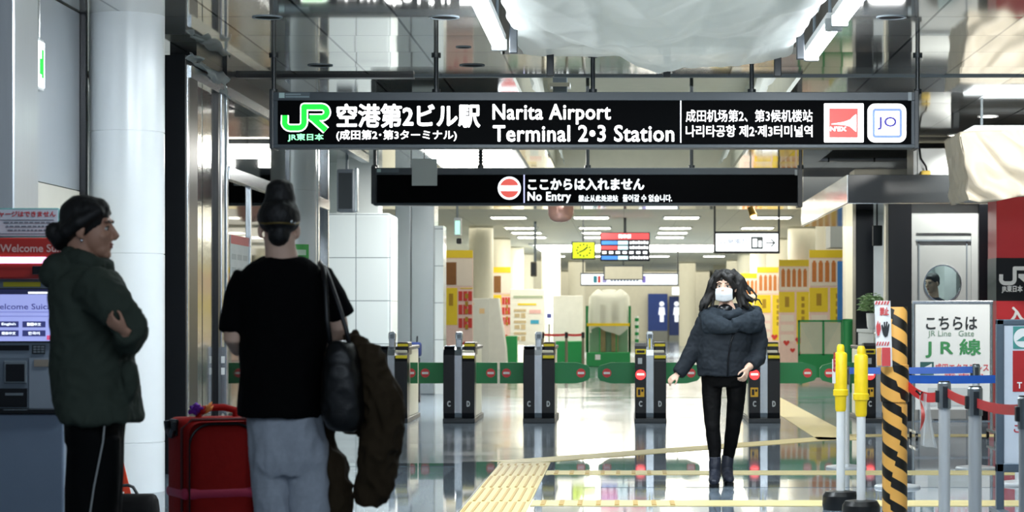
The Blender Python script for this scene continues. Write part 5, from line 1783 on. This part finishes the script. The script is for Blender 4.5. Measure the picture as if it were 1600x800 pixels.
# ---- woman in profile in the dark green hooded coat
Y0 = 8.5
C = P(140, 350, Y0)
base = V((X_(148, Y0), Y0, 0))
mb = MB()
at, R, s, f, u = head(mb, C, (1, -.06, -.02), .96)
limb(mb, [at(0, -.03, -.05), at(0, -.025, -.12), P(136, 425, Y0), P(140, 450, Y0)], [.058, .054, .062, (.10, .09)], 20, (1, 0, 0))
limb(mb, [P(142, 430, Y0), P(146, 470, Y0), P(146, 560, Y0), P(150, 645, Y0)], [(.07, .12), (.09, .15), (.08, .12), (.07, .11)], 20, (1, 0, 0))
nearA = [P(144, 446, Y0 - .16), P(176, 480, Y0 - .23), P(206, 509, Y0 - .225), P(205, 520, Y0 - .08), P(196, 528, Y0 + .10)]
farA = [P(154, 446, Y0 + .16), P(182, 482, Y0 + .23), P(206, 518, Y0 + .22), P(202, 532, Y0 + .05), P(202, 532, Y0 - .14), P(198, 519, Y0 - .262)]
limb(mb, nearA, [.045, .042, .036, .032, .028], 14)
limb(mb, farA, [.045, .042, .036, .032, .026, .024], 14)
hand(mb, P(197, 518, Y0 - .268), (-.66, -.25, .45), (-.1, .6, .8), (.7, -.3, .3), .85, .72)
for dy in (-.09, .09):
    limb(mb, [P(150, 650, Y0 + dy * .8), P(148, 800, Y0 + dy), P(143, 900, Y0 + dy), P(140, 1000, Y0 + dy)], [.055, .055, .05, .04], 14)
w1 = fuse('person', mb, SKIN, .0045, 3, keep_loc=base)
tag(w1, 'woman in profile with a low dark bun and crossed arms in a green hooded coat', 'person')
face_bits(w1, at, R, s, f, u, .96)
mb = MB()
mb.ell(at(0, -.022, .024), .083, .096, .088, R, 24)
mb.ell(at(0, -.060, -.020), .070, .058, .070, R, 20)
mb.ell(at(0, .022, .062), .066, .056, .040, R, 16)
for q in (-1, 1):
    mb.ell(at(.034 * q, -.002, .044), .047, .072, .050, R, 16)
for q in (-1, 1):
    limb(mb, [at(.045 * q, .060, .055), at(.070 * q, .025, .030), at(.078 * q, -.02, .004), at(.060 * q, -.075, -.04)], [.018, .022, .028, .03])
mb.ell(at(0, -.118, -.045), .05, .042, .05, R, 18)
mb.ell(at(.012, -.135, -.035), .035, .035, .04, R, 14)
mb.ell(at(-.01, -.115, -.075), .035, .035, .03, R, 14)
fuse('hair', mb, HAIRB, .006, 3, w1, fold=.004, fs=30, squeeze=(1, 1, .35))
MB().ell(at(.083, -.005, -.068), .006, .006, .007, None, 12).build('earring', CHROME, w1, smooth=0)
COAT = mat('coat green', '#3a423a', .8, var=.15, scale=12, bump=.25)
mb = MB()
pstack(mb, Y0, ((410, 112, 158, .085), (422, 98, 168, .135), (438, 89, 180, .180), (470, 84, 190, .200), (520, 83, 198, .200), (560, 84, 206, .195), (600, 87, 213, .20), (640, 92, 217, .21), (659, 99, 218, .212)))
limb(mb, nearA[:5], [.088, .074, .064, .058, .052], 18)
limb(mb, farA, [.088, .074, .064, .056, .048, .042], 18)
mb.ell(P(100, 420, Y0), .068, .14, .055, Matrix.Rotation(.5, 3, 'Y'), 20)
mb.ell(P(89, 429, Y0), .050, .11, .045, Matrix.Rotation(.7, 3, 'Y'), 16)
ring = []
for k in range(15):
    a = 2 * PI * k / 14
    ring.append(P(136 + 28 * math.cos(a), 408 + 9 * math.cos(a), Y0 + .095 * math.sin(a)))
limb(mb, ring, [.030] * 15, 14)
mb.ell(P(204, 594, Y0 - .10), .034, .05, .078, None, 16)
co_ = fuse('coat', mb, COAT, .009, 4, w1, fold=.015, fs=9, squeeze=(1, 1, .9), fseed=2)
mb = MB()
mb.tube([P(160, 416, Y0 - .10), P(166, 440, Y0 - .06), P(190, 470, Y0 - .02)], .006, 8)
mb.build('collar_cord', mat('cord green', '#20291f', .7), co_)
mb = MB()
pstack(mb, Y0, ((636, 106, 192, .19), (665, 106, 191, .185), (690, 107, 189, .18)), dy=0)
for dy, ox in ((-.09, 0), (.09, 3)):
    limb(mb, [P(149 + ox, 680, Y0 + dy), P(147 + ox, 740, Y0 + dy), P(143 + ox, 800, Y0 + dy), P(141 + ox, 900, Y0 + dy), P(139 + ox, 1004, Y0 + dy)], [(.099, .092), (.100, .088), (.099, .085), (.090, .08), (.085, .078)], 20, (1, 0, 0))
tr_ = fuse('trousers', mb, mat('trousers black', '#040506', .75, bump=.15, scale=20), .009, 3, w1, fold=.008, fs=7, squeeze=(1, 1, .35), fseed=4)
MB().tube([P(164, 657, Y0 - .178), P(161, 690, Y0 - .180), P(154, 725, Y0 - .182), P(147, 760, Y0 - .182), P(141, 800, Y0 - .178), P(138, 860, Y0 - .172), P(137, 1000, Y0 - .170)], .003, 8).build('side_piping', mat('piping white', '#aeb0ae', .6), tr_, smooth=0)
for dy, nm in ((-.09, 0), (.09, 1)):
    mb = MB()
    shoe(mb, X_(140, Y0), Y0 + dy, (1, 0, 0))
    fuse('shoe', mb, BLACK, .006, 2, w1)

# ---- woman seen from behind in black T-shirt and grey sweatpants
Y0 = 8.75
C = P(436, 350, Y0)
base = V((X_(450, Y0), Y0, 0))
mb = MB()
at, R, s, f, u = head(mb, C, (-.16, 1, -.05), .93)
limb(mb, [at(0, -.015, -.05), P(438, 388, Y0 - .01), P(441, 408, Y0), P(442, 425, Y0)], [.060, .060, .066, (.13, .06)], 20, (1, 0, 0))
limb(mb, [P(442, 425, Y0), P(442, 470, Y0), P(442, 560, Y0), P(448, 660, Y0)], [(.14, .06), (.15, .08), (.12, .075), (.14, .09)], 20, (1, 0, 0))
LA = [P(388, 436, Y0), P(370, 475, Y0 - .01), P(365, 530, Y0 - .02), P(372, 542, Y0 + .05), P(398, 525, Y0 + .24)]
RA = [P(497, 436, Y0), P(520, 468, Y0), P(530, 512, Y0), P(527, 540, Y0 + .06), P(505, 530, Y0 + .26)]
limb(mb, LA, [.05, .045, .040, .038, .026], 14)
limb(mb, RA, [.05, .045, .036, .036, .026], 14)
hand(mb, LA[-1], (.3, 1, .25), (.8, 0, -.2), (0, -.3, 1), .5, .95)
hand(mb, RA[-1], (-.3, 1, .25), (-.8, 0, -.2), (0, -.3, 1), .5, .95)
for px in (427, 482):
    limb(mb, [P(px, 670, Y0), P(px, 800, Y0), P(px, 900, Y0), P(px, 985, Y0)], [.065, .052, .045, .035], 14)
w2 = fuse('person', mb, SKIN2, .0045, 3, keep_loc=base)
tag(w2, 'woman seen from behind with a high hair bun, black T-shirt and grey sweatpants', 'person')
mb = MB()
mb.ell(at(0, -.020, .028), .082, .098, .080, R, 24)
mb.ell(at(0, -.052, .008), .070, .064, .046, R, 20)
mb.ell(at(0, -.066, -.050), .044, .040, .046, R, 16)
limb(mb, [P(436, 330, Y0 - .01), P(437, 316, Y0 - .015), P(437.5, 302, Y0 - .015), P(437.5, 289, Y0 - .01), P(437, 282, Y0 - .01)], [.070, .062, .056, .050, .028], 20)
fuse('hair', mb, HAIRB, .006, 3, w2, fold=.005, fs=26, squeeze=(1, 1, .5))
pts = []
for k in range(25):
    a = 2 * PI * k / 24
    pts.append(at(.0835 * math.cos(a), -.022 + .100 * math.sin(a), .008 + .018 * math.sin(a) + .004 * math.sin(3 * a)))
hb = MB().tube(pts, .0042, 8, False).build('headband', mat('band gold', '#6b5a2e', .4, .5), w2, smooth=0)
MB().ell(at(.050, -.107, .000), .005, .005, .008, None, 10).ell(at(.064, -.096, -.004), .004, .004, .004, None, 10).build('headband_bead', CHROME, hb, smooth=0)
mb = MB()
pstack(mb, Y0, ((403, 412, 474, .062), (409, 400, 484, .075), (417, 386, 496, .086), (430, 376, 507, .10), (455, 372, 513, .115), (500, 374, 513, .12), (550, 374, 507, .12), (600, 373, 503, .135), (632, 371, 503, .15), (650, 371, 502, .156)))
limb(mb, [P(392, 432, Y0), P(374, 470, Y0), P(365, 520, Y0 - .01)], [.068, .062, .056], 18)
limb(mb, [P(494, 432, Y0), P(519, 465, Y0), P(536, 496, Y0 - .0)], [.068, .060, .050], 18)
fuse('t_shirt', mb, mat('shirt black', '#030304', .9, bump=.2, scale=18), .008, 3, w2, fold=.010, fs=7, squeeze=(1, 1, .7), fseed=6)
mb = MB()
pstack(mb, Y0, ((628, 392, 492, .10), (655, 390, 504, .125), (690, 391, 511, .13), (720, 394, 511, .125), (742, 397, 511, .105)))
for px, px2 in ((424, 428), (481, 485)):
    limb(mb, [P(px, 690, Y0), P(px + 1, 740, Y0), P(px2, 800, Y0), P(px2, 900, Y0), P(px2, 985, Y0)], [(.080, .105), (.073, .095), (.069, .09), (.068, .085), (.06, .07)], 20, (1, 0, 0))
fuse('sweatpants', mb, mat('marl grey', '#a6acb6', .9, var=.14, scale=60, bump=.2), .008, 3, w2, fold=.018, fs=8, squeeze=(1.2, 1, .45), fseed=9)
for px in (428, 485):
    mb = MB()
    shoe(mb, X_(px, Y0), Y0 - .02, (0, 1, 0))
    fuse('shoe', mb, WHITE, .006, 2, w2)
# her shoulder bag and the jacket hung over it
bag = MB()
pstack(bag, Y0, ((534, 524, 556, .05), (548, 519, 564, .075), (580, 512, 572, .095), (620, 510, 577, .10), (650, 513, 575, .095), (664, 520, 568, .08), (669, 530, 560, .06)), dy=-.14)
bag = fuse('shoulder_bag', bag, mat('black leather', '#070708', .42, var=.1, bump=.25, scale=30), .008, 3, fold=.008, fs=8, fseed=3, keep_loc=(X_(543, Y0), Y0 - .14, Z_(669, Y0)))
tag(bag, 'black leather shoulder bag hanging at the side of the woman in a black T-shirt', 'bag')
MB().tube([P(517, 542, Y0 - .16), P(511, 500, Y0 - .16), P(509, 450, Y0 - .135), P(505, 420, Y0 - .095), P(500, 411, Y0 - .02), P(500, 414, Y0 + .08)], .010, 10).build('strap', mat('strap black', '#0a0a0c', .4), bag, smooth=0)
MB().tube([P(547, 542, Y0 - .16), P(541, 515, Y0 - .16), P(530, 480, Y0 - .135), P(516, 440, Y0 - .11), P(507, 416, Y0 - .06)], .009, 10).build('strap', mat('strap black', '#0a0a0c'), bag, smooth=0)
jk = MB()
limb(jk, [P(548, 536, Y0 + .0), P(572, 560, Y0 - .06), P(592, 600, Y0 - .08), P(603, 645, Y0 - .08), P(600, 690, Y0 - .07), P(590, 730, Y0 - .06), P(580, 772, Y0 - .05), P(577, 786, Y0 - .05)], [(.035, .06), (.055, .09), (.062, .10), (.075, .10), (.075, .09), (.065, .08), (.055, .07), (.04, .05)], 20, (1, 0, 0))
limb(jk, [P(540, 545, Y0 + .03), P(506, 590, Y0 + .05), P(497, 640, Y0 + .05), P(507, 690, Y0 + .04), P(520, 740, Y0 + .03), P(527, 790, Y0 + .03), P(529, 812, Y0 + .03)], [(.05, .06), (.04, .07), (.038, .07), (.045, .06), (.046, .06), (.048, .055), (.04, .05)], 20, (1, 0, 0))
limb(jk, [P(515, 560, Y0 + .03), P(550, 590, Y0 + .02), P(590, 610, Y0 - .02)], [.06, .07, .07], 16)
limb(jk, [P(515, 600, Y0 + .05), P(550, 650, Y0 + .02), P(590, 670, Y0 - .02)], [.04, .05, .06], 16)
jk = fuse('draped_jacket', jk, mat('jacket brown', '#33291c', .85, var=.2, bump=.3, scale=14), .008, 3, fold=.030, fs=10, squeeze=(1.3, 1, .7), fseed=11, keep_loc=(X_(560, Y0), Y0, 1.1))
tag(jk, 'dark brown jacket draped over the arm of the woman in a black T-shirt', 'jacket')

# ---- red suitcase beside her
Y1 = 10.2
t = thing('suitcase', (X_(330, Y1), Y1, 0), 'large red fabric suitcase with a pink luggage strap between the two women', 'suitcase', None, math.radians(27))
TRED = mat('suitcase red', '#961a17', .75, var=.12, scale=30, bump=.25)


def lbuild(mb, name, m, smooth=None, par=None):
    """a part given in the suitcase's own turned coordinates"""
    bmesh.ops.recalc_face_normals(mb.bm, faces=mb.bm.faces)
    me = bpy.data.meshes.new(name)
    mb.bm.to_mesh(me)
    mb.bm.free()
    me.materials.append(m)
    if smooth is not None:
        for p in me.polygons:
            p.use_smooth = True
        me.set_sharp_from_angle(angle=smooth)
    o = bpy.data.objects.new(name, me)
    COL.objects.link(o)
    o.parent = par or t
    return o


lbuild(MB().box(-.17, .19, -.11, .13, .06, .815, .035, 4), 'shell', TRED, .6)
lbuild(MB().box(-.15, .17, -.145, -.10, .10, .80, .06, 5), 'front_pocket', TRED, .6)
arc = [(-.145, -.146, .12)]
for k in range(13):
    a = PI - PI / 2 * k / 12
    arc.append((-.045 + .10 * math.cos(a), -.148, .69 + .10 * math.sin(a)))
for k in range(13):
    a = PI / 2 - PI / 2 * k / 12
    arc.append((.065 + .10 * math.cos(a), -.148, .69 + .10 * math.sin(a)))
arc.append((.165, -.146, .12))
lbuild(MB().tube(arc, .006, 8), 'zip', BLACK, 0)
lbuild(MB().tube([(-.165, -.10, .10), (-.165, -.10, .77), (-.12, -.10, .808), (.15, -.10, .808), (.185, -.10, .77), (.185, -.10, .10)], .007, 8), 'piping', mat('piping dark red', '#4a0d10', .6), 0)
mb = MB()
mb.tube([(-.19, .06, .80), (-.185, .06, .76), (-.185, .0, .735), (-.19, -.06, .77), (-.19, -.06, .80)], .014, 10)
lbuild(mb, 'side_grip', CHAR, 0)
lbuild(MB().box(-.178, -.165, -.055, .055, .735, .81, .006), 'grip_recess', BLACK)
lbuild(MB().box(-.176, .196, -.151, .137, .452, .503, .02, 3), 'luggage_strap', mat('strap pink', '#b52a4e', .6, var=.1), .6)
lbuild(MB().tube([(-.06, 0, .81), (-.055, 0, .845), (0, 0, .858), (.06, 0, .858), (.11, 0, .845), (.115, 0, .81)], .016, 12), 'top_handle', TRED, 0)
for x in (-.13, .15):
    for y in (-.07, .09):
        w_ = MB().tube([(x - .014, y, .03), (x + .014, y, .03)], .03, 18)
        w_.box(x - .02, x + .02, y - .012, y + .012, .03, .07, .004)
        lbuild(w_, 'wheel', BLACK)
tg = thing('ribbon_tag', P(312, 640, Y1 - .02), 'purple and orange ribbons tied to the handle of the red suitcase', 'ribbon')
mb = MB()
random.seed(3)
for k in range(9):
    a = P(305 + random.uniform(-5, 5), 638 + random.uniform(-4, 4), Y1 - .05)
    mb.tube([a, a + V((random.uniform(-.02, .02), -.015, random.uniform(-.02, .03))), a + V((random.uniform(-.03, .03), -.01, random.uniform(-.03, .02)))], [.008, .012, .006], 8)
mb.build('purple_ribbon', mat('ribbon purple', '#6a24a8', .6), tg, smooth=0)
mb = MB()
for k, (x, y) in enumerate(((331, 628), (328, 630), (333, 634), (327, 636), (322, 633))):
    mb.tube([P(320, 645, Y1 - .05), P((320 + x) / 2 + k, (645 + y) / 2, Y1 - .06), P(x, y, Y1 - .05)], [.007, .008, .003], 8)
mb.build('orange_ribbon', mat('ribbon orange', '#e08a3a', .6), tg, smooth=0)
mb = MB()
for k, (x, y) in enumerate(((312, 632), (318, 634), (323, 641))):
    mb.tube([P(316, 646, Y1 - .05), P(x, y, Y1 - .06)], [.009, .004], 8)
mb.build('red_ribbon', mat('ribbon red', '#b5241f', .6), tg, smooth=0)

# ---- woman with a face mask walking out through the gates
Y0 = 16.85
C = P(1133, 444, Y0 - .03)
base = V((X_(1130, Y0), Y0, 0))
mb = MB()
at, R, s, f, u = head(mb, C, (-.20, -1, -.03), 1.0)
limb(mb, [at(0, -.02, -.05), at(0, -.03, -.13), P(1137, 494, Y0)], [.055, .050, (.08, .06)], 18, (1, 0, 0))
limb(mb, [P(1138, 490, Y0), P(1134, 520, Y0), P(1130, 560, Y0), P(1131, 595, Y0)], [(.12, .07), (.14, .09), (.11, .08), (.14, .09)], 20, (1, 0, 0))
LA = [P(1104, 500, Y0), P(1087, 538, Y0 + .02), P(1069, 571, Y0 - .02), P(1059, 585, Y0 - .04)]
RA = [P(1178, 502, Y0), P(1186, 535, Y0 + .02), P(1183, 560, Y0 - .02), P(1172, 572, Y0 - .12), P(1167, 576, Y0 - .17)]
limb(mb, LA, [.045, .04, .032, .025], 14)
limb(mb, RA, [.045, .04, .034, .03, .025], 14)
hand(mb, P(1060, 584, Y0 - .04), (-.75, -.15, -.55), (.2, .6, -.7), (-.25, -.9, .3), .55, .78)
hand(mb, P(1168, 575, Y0 - .16), (-.25, -.45, -.85), (-.8, .5, .1), (-.4, -.8, .4), .75, .9)
LL = [P(1113, 588, Y0), P(1112, 625, Y0 - .02), P(1113, 668, Y0 - .07), P(1116, 692, Y0 - .08), P(1117, 722, Y0 - .09), P(1117, 745, Y0 - .09)]
RL = [P(1150, 588, Y0), P(1150, 625, Y0 + .0), P(1146, 665, Y0 + .03), P(1142, 690, Y0 + .07), P(1137.5, 718, Y0 + .10), P(1136, 742, Y0 + .10)]
for L_ in (LL, RL):
    limb(mb, L_, [.06, .055, .042, .042, .032, .032], 14)
w3 = fuse('person', mb, SKIN2, .0055, 2, keep_loc=base)
tag(w3, 'woman in a white face mask and dark quilted jacket walking from the ticket gates', 'person')
face_bits(w3, at, R, s, f, u, 1.0, -.016)
def mk(u_, v_):
    a = (u_ - .5) * 2.1
    vv = v_ - .5
    nose_ = .022 * math.exp(-(a * 2.2) ** 2) * (1 if vv > -.1 else .8)
    return at(.074 * math.sin(a), .030 + .066 * math.cos(a) + nose_ - .012 * (vv * 2) ** 2 - .01 * max(0, -vv), -.076 + vv * (.105 - .03 * abs(math.sin(a)) ** 2))
MB().quadgrid(mk, 24, 14).build('face_mask', mat('mask white', '#e3e6ea', .7, var=.03), w3, smooth=0, solid=.003)
mb = MB()
mb.ell(at(0, -.022, .026), .086, .100, .090, R, 22)
mb.ell(at(0, -.055, -.05), .080, .06, .09, R, 20)
mb.ell(at(.045, .045, .055), .040, .040, .035, R, 14)
mb.ell(at(-.045, .045, .055), .040, .040, .035, R, 14)
limb(mb, [at(.012, .075, .085), at(-.02, .088, .055), at(-.055, .068, .02), at(-.078, .035, -.03)], [.014, .016, .018, .02])
limb(mb, [at(.012, .075, .085), at(.045, .078, .055), at(.068, .055, .015), at(.078, .03, -.03)], [.014, .016, .018, .02])
Yh = Y0 - .06
for pts_, r_ in (
        ([(1122, 424), (1111, 442), (1105, 460), (1098, 476), (1094, 486)], .024),
        ([(1124, 424), (1115, 440), (1112, 458), (1105, 474), (1102, 484)], .026),
        ([(1126, 424), (1116, 445), (1116, 465), (1113, 480)], .022),
        ([(1143, 423), (1155, 438), (1161, 456), (1168, 466), (1177, 472)], .026),
        ([(1143, 424), (1153, 445), (1158, 464), (1162, 476), (1170, 483)], .028),
        ([(1142, 425), (1152, 448), (1154, 468), (1157, 482)], .026),
        ([(1146, 424), (1160, 436), (1168, 450), (1173, 460)], .018)):
    n_ = len(pts_)
    limb(mb, [P(a, b, Yh + .05 - .012 * (k % 2)) for k, (a, b) in enumerate(pts_)], [r_ * (1 - .6 * (k / (n_ - 1)) ** 2) for k in range(n_)], 12)
for pts_ in ([(1166, 462), (1178, 468), (1186, 468), (1191, 477)], [(1160, 440), (1174, 452), (1182, 462), (1180, 476)], [(1110, 448), (1102, 462), (1096, 470), (1093, 480)], [(1164, 470), (1176, 480), (1188, 482)]):
    limb(mb, [P(a, b, Yh + .05) for a, b in pts_], [.009, .008, .007, .005][:len(pts_)], 8)
fuse('hair', mb, HAIRB, .0055, 2, w3, fold=.005, fs=24, squeeze=(1, 1, .35))
QJ = mat('quilt navy grey', '#23282e', .7, var=.18, scale=14, bump=.3)


def quilt(b2):
    b2.normal_update()
    for v in b2.verts:
        g = (v.co.z + .02 * math.sin(v.co.x * 9)) / .085
        fr_ = abs(g - round(g)) * .085
        v.co -= v.normal * .010 * math.exp(-(fr_ / .012) ** 2) * .25


mb = MB()
pstack(mb, Y0, ((484, 1118, 1164, .08), (494, 1102, 1180, .11), (506, 1095, 1183, .13), (525, 1091, 1178, .145), (550, 1090, 1171, .145), (572, 1089, 1168, .15), (587, 1090, 1167, .145)))
limb(mb, LA, [.075, .066, .058, .046], 18)
limb(mb, RA[:4], [.075, .068, .064, .050], 18)
jq = fuse('quilted_jacket', mb, QJ, .007, 3, w3, fold=.007, fs=12, fseed=5, post=quilt)
mb = MB()
cp = [P(1152, 515, Y0 - .165), P(1130, 510, Y0 - .165), P(1107, 505, Y0 - .10), P(1102, 497, Y0 + .04), P(1138, 488, Y0 + .11), P(1182, 494, Y0 + .05), P(1183, 502, Y0 - .08), P(1168, 505, Y0 - .15), P(1144, 506, Y0 - .175)]
limb(mb, cp, [(.025, .03), (.06, .045), (.085, .06), (.08, .055), (.07, .05), (.08, .055), (.085, .06), (.075, .045), (.04, .03)], 18, (0, 0, 1))
limb(mb, [P(1112, 488, Y0 - .05), P(1125, 490, Y0 - .10), P(1140, 494, Y0 - .11), P(1158, 488, Y0 - .08)], [.04, .04, .035, .04])
fuse('collar', mb, mat('collar grey', '#2a3138', .8, var=.15, scale=16, bump=.3), .007, 3, jq, fold=.008, fs=14, fseed=8)
MB().tube([P(1148, 516, Y0 - .155), P(1142, 535, Y0 - .158), P(1138, 560, Y0 - .158), P(1137, 587, Y0 - .155)], .006, 8).build('placket', BLACK, jq, smooth=0)
limb_ = MB()
limb(limb_, [P(1125, 486, Y0 - .07), P(1135, 492, Y0 - .085), P(1148, 486, Y0 - .07)], [.03, .03, .03])
limb_.ell(P(1133, 484, Y0 - .06), .062, .06, .045)
fuse('neck_scarf', limb_, BLACK, .006, 3, w3)
mb = MB()
pstack(mb, Y0, ((578, 1096, 1167, .12), (592, 1096, 1167, .115), (604, 1098, 1164, .10)))
limb(mb, LL[:5], [.080, .070, .056, .052, .041], 18)
limb(mb, RL[:5], [.080, .070, .056, .052, .040], 18)
fuse('leggings', mb, mat('leggings black', '#040405', .7), .006, 3, w3, fold=.004, fs=14, fseed=2)
BOOT = mat('boot navy', '#141a2a', .55, var=.15, bump=.2, scale=20)
for L_, (hx, hy), d in ((LL, (1117, Y0 - .10), (-.08, -1, 0)), (RL, (1136, Y0 + .09), (.05, -1, 0))):
    mb = MB()
    x, y = X_(hx, hy), hy
    limb(mb, [V((L_[4].x, L_[4].y, .215)), V((x, y, .14)), V((x, y + .01, .07))], [.046, .045, .046], 16)
    d = V(d).normalized()
    rr = V((-d.y, d.x, 0))
    loft(mb.bm, [V((x, y, .075)) - d * .04, V((x, y, .08)) + d * .03, V((x, y, .058)) + d * .10, V((x, y, .045)) + d * .17, V((x, y, .040)) + d * .205], [(.036, .045), (.042, .05), (.042, .034), (.038, .026), (.018, .016)], 16, True, rr)
    b_ = fuse('boot', mb, BOOT, .006, 2, w3, fold=.003, fs=20)
    MB().tube([V((x, y, .05)) - d * .035, V((x, y, 0)) - d * .03], [.030, .025], 16).build('heel', BLACK, b_)
    hb_ = MB()
    hb_.prism([((V((x, y, 0)) + d * a + rr * w_).x, (V((x, y, 0)) + d * a + rr * w_).y) for a, w_ in ((.07, -.036), (.17, -.036), (.205, -.018), (.205, .018), (.17, .036), (.07, .036))], 'z', 0.0, .026)
    hb_.build('sole', BLACK, b_)

# ---- clerk glimpsed through the round window of the booth door
Y0 = 28.4
C = P(1456, 440, Y0)
base = V((X_(1456, Y0), Y0, 0))
mb = MB()
at, R, s, f, u = head(mb, C, (-.75, -.7, -.15), 1.0)
x = base.x
limb(mb, [at(0, -.02, -.05), at(0, -.03, -.14), V((x, Y0, 1.46))], [.056, .055, (.10, .07)], 16, (1, 0, 0))
limb(mb, [V((x, Y0, 1.45)), V((x, Y0, 1.2)), V((x, Y0, .92))], [(.15, .08), (.14, .09), (.14, .09)], 18, (1, 0, 0))
AL = [V((x - .19, Y0, 1.42)), V((x - .24, Y0, 1.14)), V((x - .20, Y0 - .16, 1.0)), V((x - .16, Y0 - .24, 1.02))]
AR = [V((x + .19, Y0, 1.42)), V((x + .24, Y0, 1.14)), V((x + .25, Y0 - .03, .9)), V((x + .25, Y0 - .05, .84))]
for A in (AL, AR):
    limb(mb, A, [.045, .04, .03, .026], 12)
hand(mb, AL[-1], (.3, -1, .1), (0, 0, -1), (1, 0, 0), .4)
hand(mb, AR[-1], (0, -.1, -1), (-1, 0, 0), (0, -1, 0), .4)
for q in (-.09, .09):
    limb(mb, [V((x + q, Y0, .92)), V((x + q, Y0, .5)), V((x + q, Y0, .06))], [.075, .055, .04], 12)
w4 = fuse('person', mb, SKIN2, .007, 2, keep_loc=base)
tag(w4, 'dark haired clerk in dark clothes glimpsed through the round booth door window', 'person')
face_bits(w4, at, R, s, f, u, 1.0)
mb = MB()
mb.ell(at(0, -.022, .028), .084, .098, .086, R, 20)
mb.ell(at(0, -.055, -.02), .074, .05, .06, R, 16)
mb.ell(at(0, .05, .06), .055, .035, .03, R, 14)
fuse('hair', mb, HAIRB, .007, 2, w4)
mb = MB()
stack(mb.bm, [(x, Y0, z, a, b_) for z, a, b_ in ((.84, .19, .13), (1.0, .18, .125), (1.2, .19, .125), (1.38, .22, .12), (1.46, .17, .10), (1.50, .09, .08))], 28, True, 2.3)
limb(mb, AL, [.07, .06, .05, .04], 14)
limb(mb, AR, [.07, .06, .05, .04], 14)
fuse('uniform_jacket', mb, mat('uniform navy', '#141a26', .7), .01, 3, w4, fold=.006, fs=9)
mb = MB()
for q in (-.09, .09):
    limb(mb, [V((x + q * .9, Y0, .9)), V((x + q, Y0, .5)), V((x + q, Y0, .05))], [.10, .075, .065], 14)
fuse('trousers', mb, mat('trousers black', '#07080a'), .01, 3, w4)
for q in (-.09, .09):
    mb = MB()
    shoe(mb, x + q, Y0, (-.4, -.9, 0))
    fuse('shoe', mb, BLACK, .008, 2, w4)
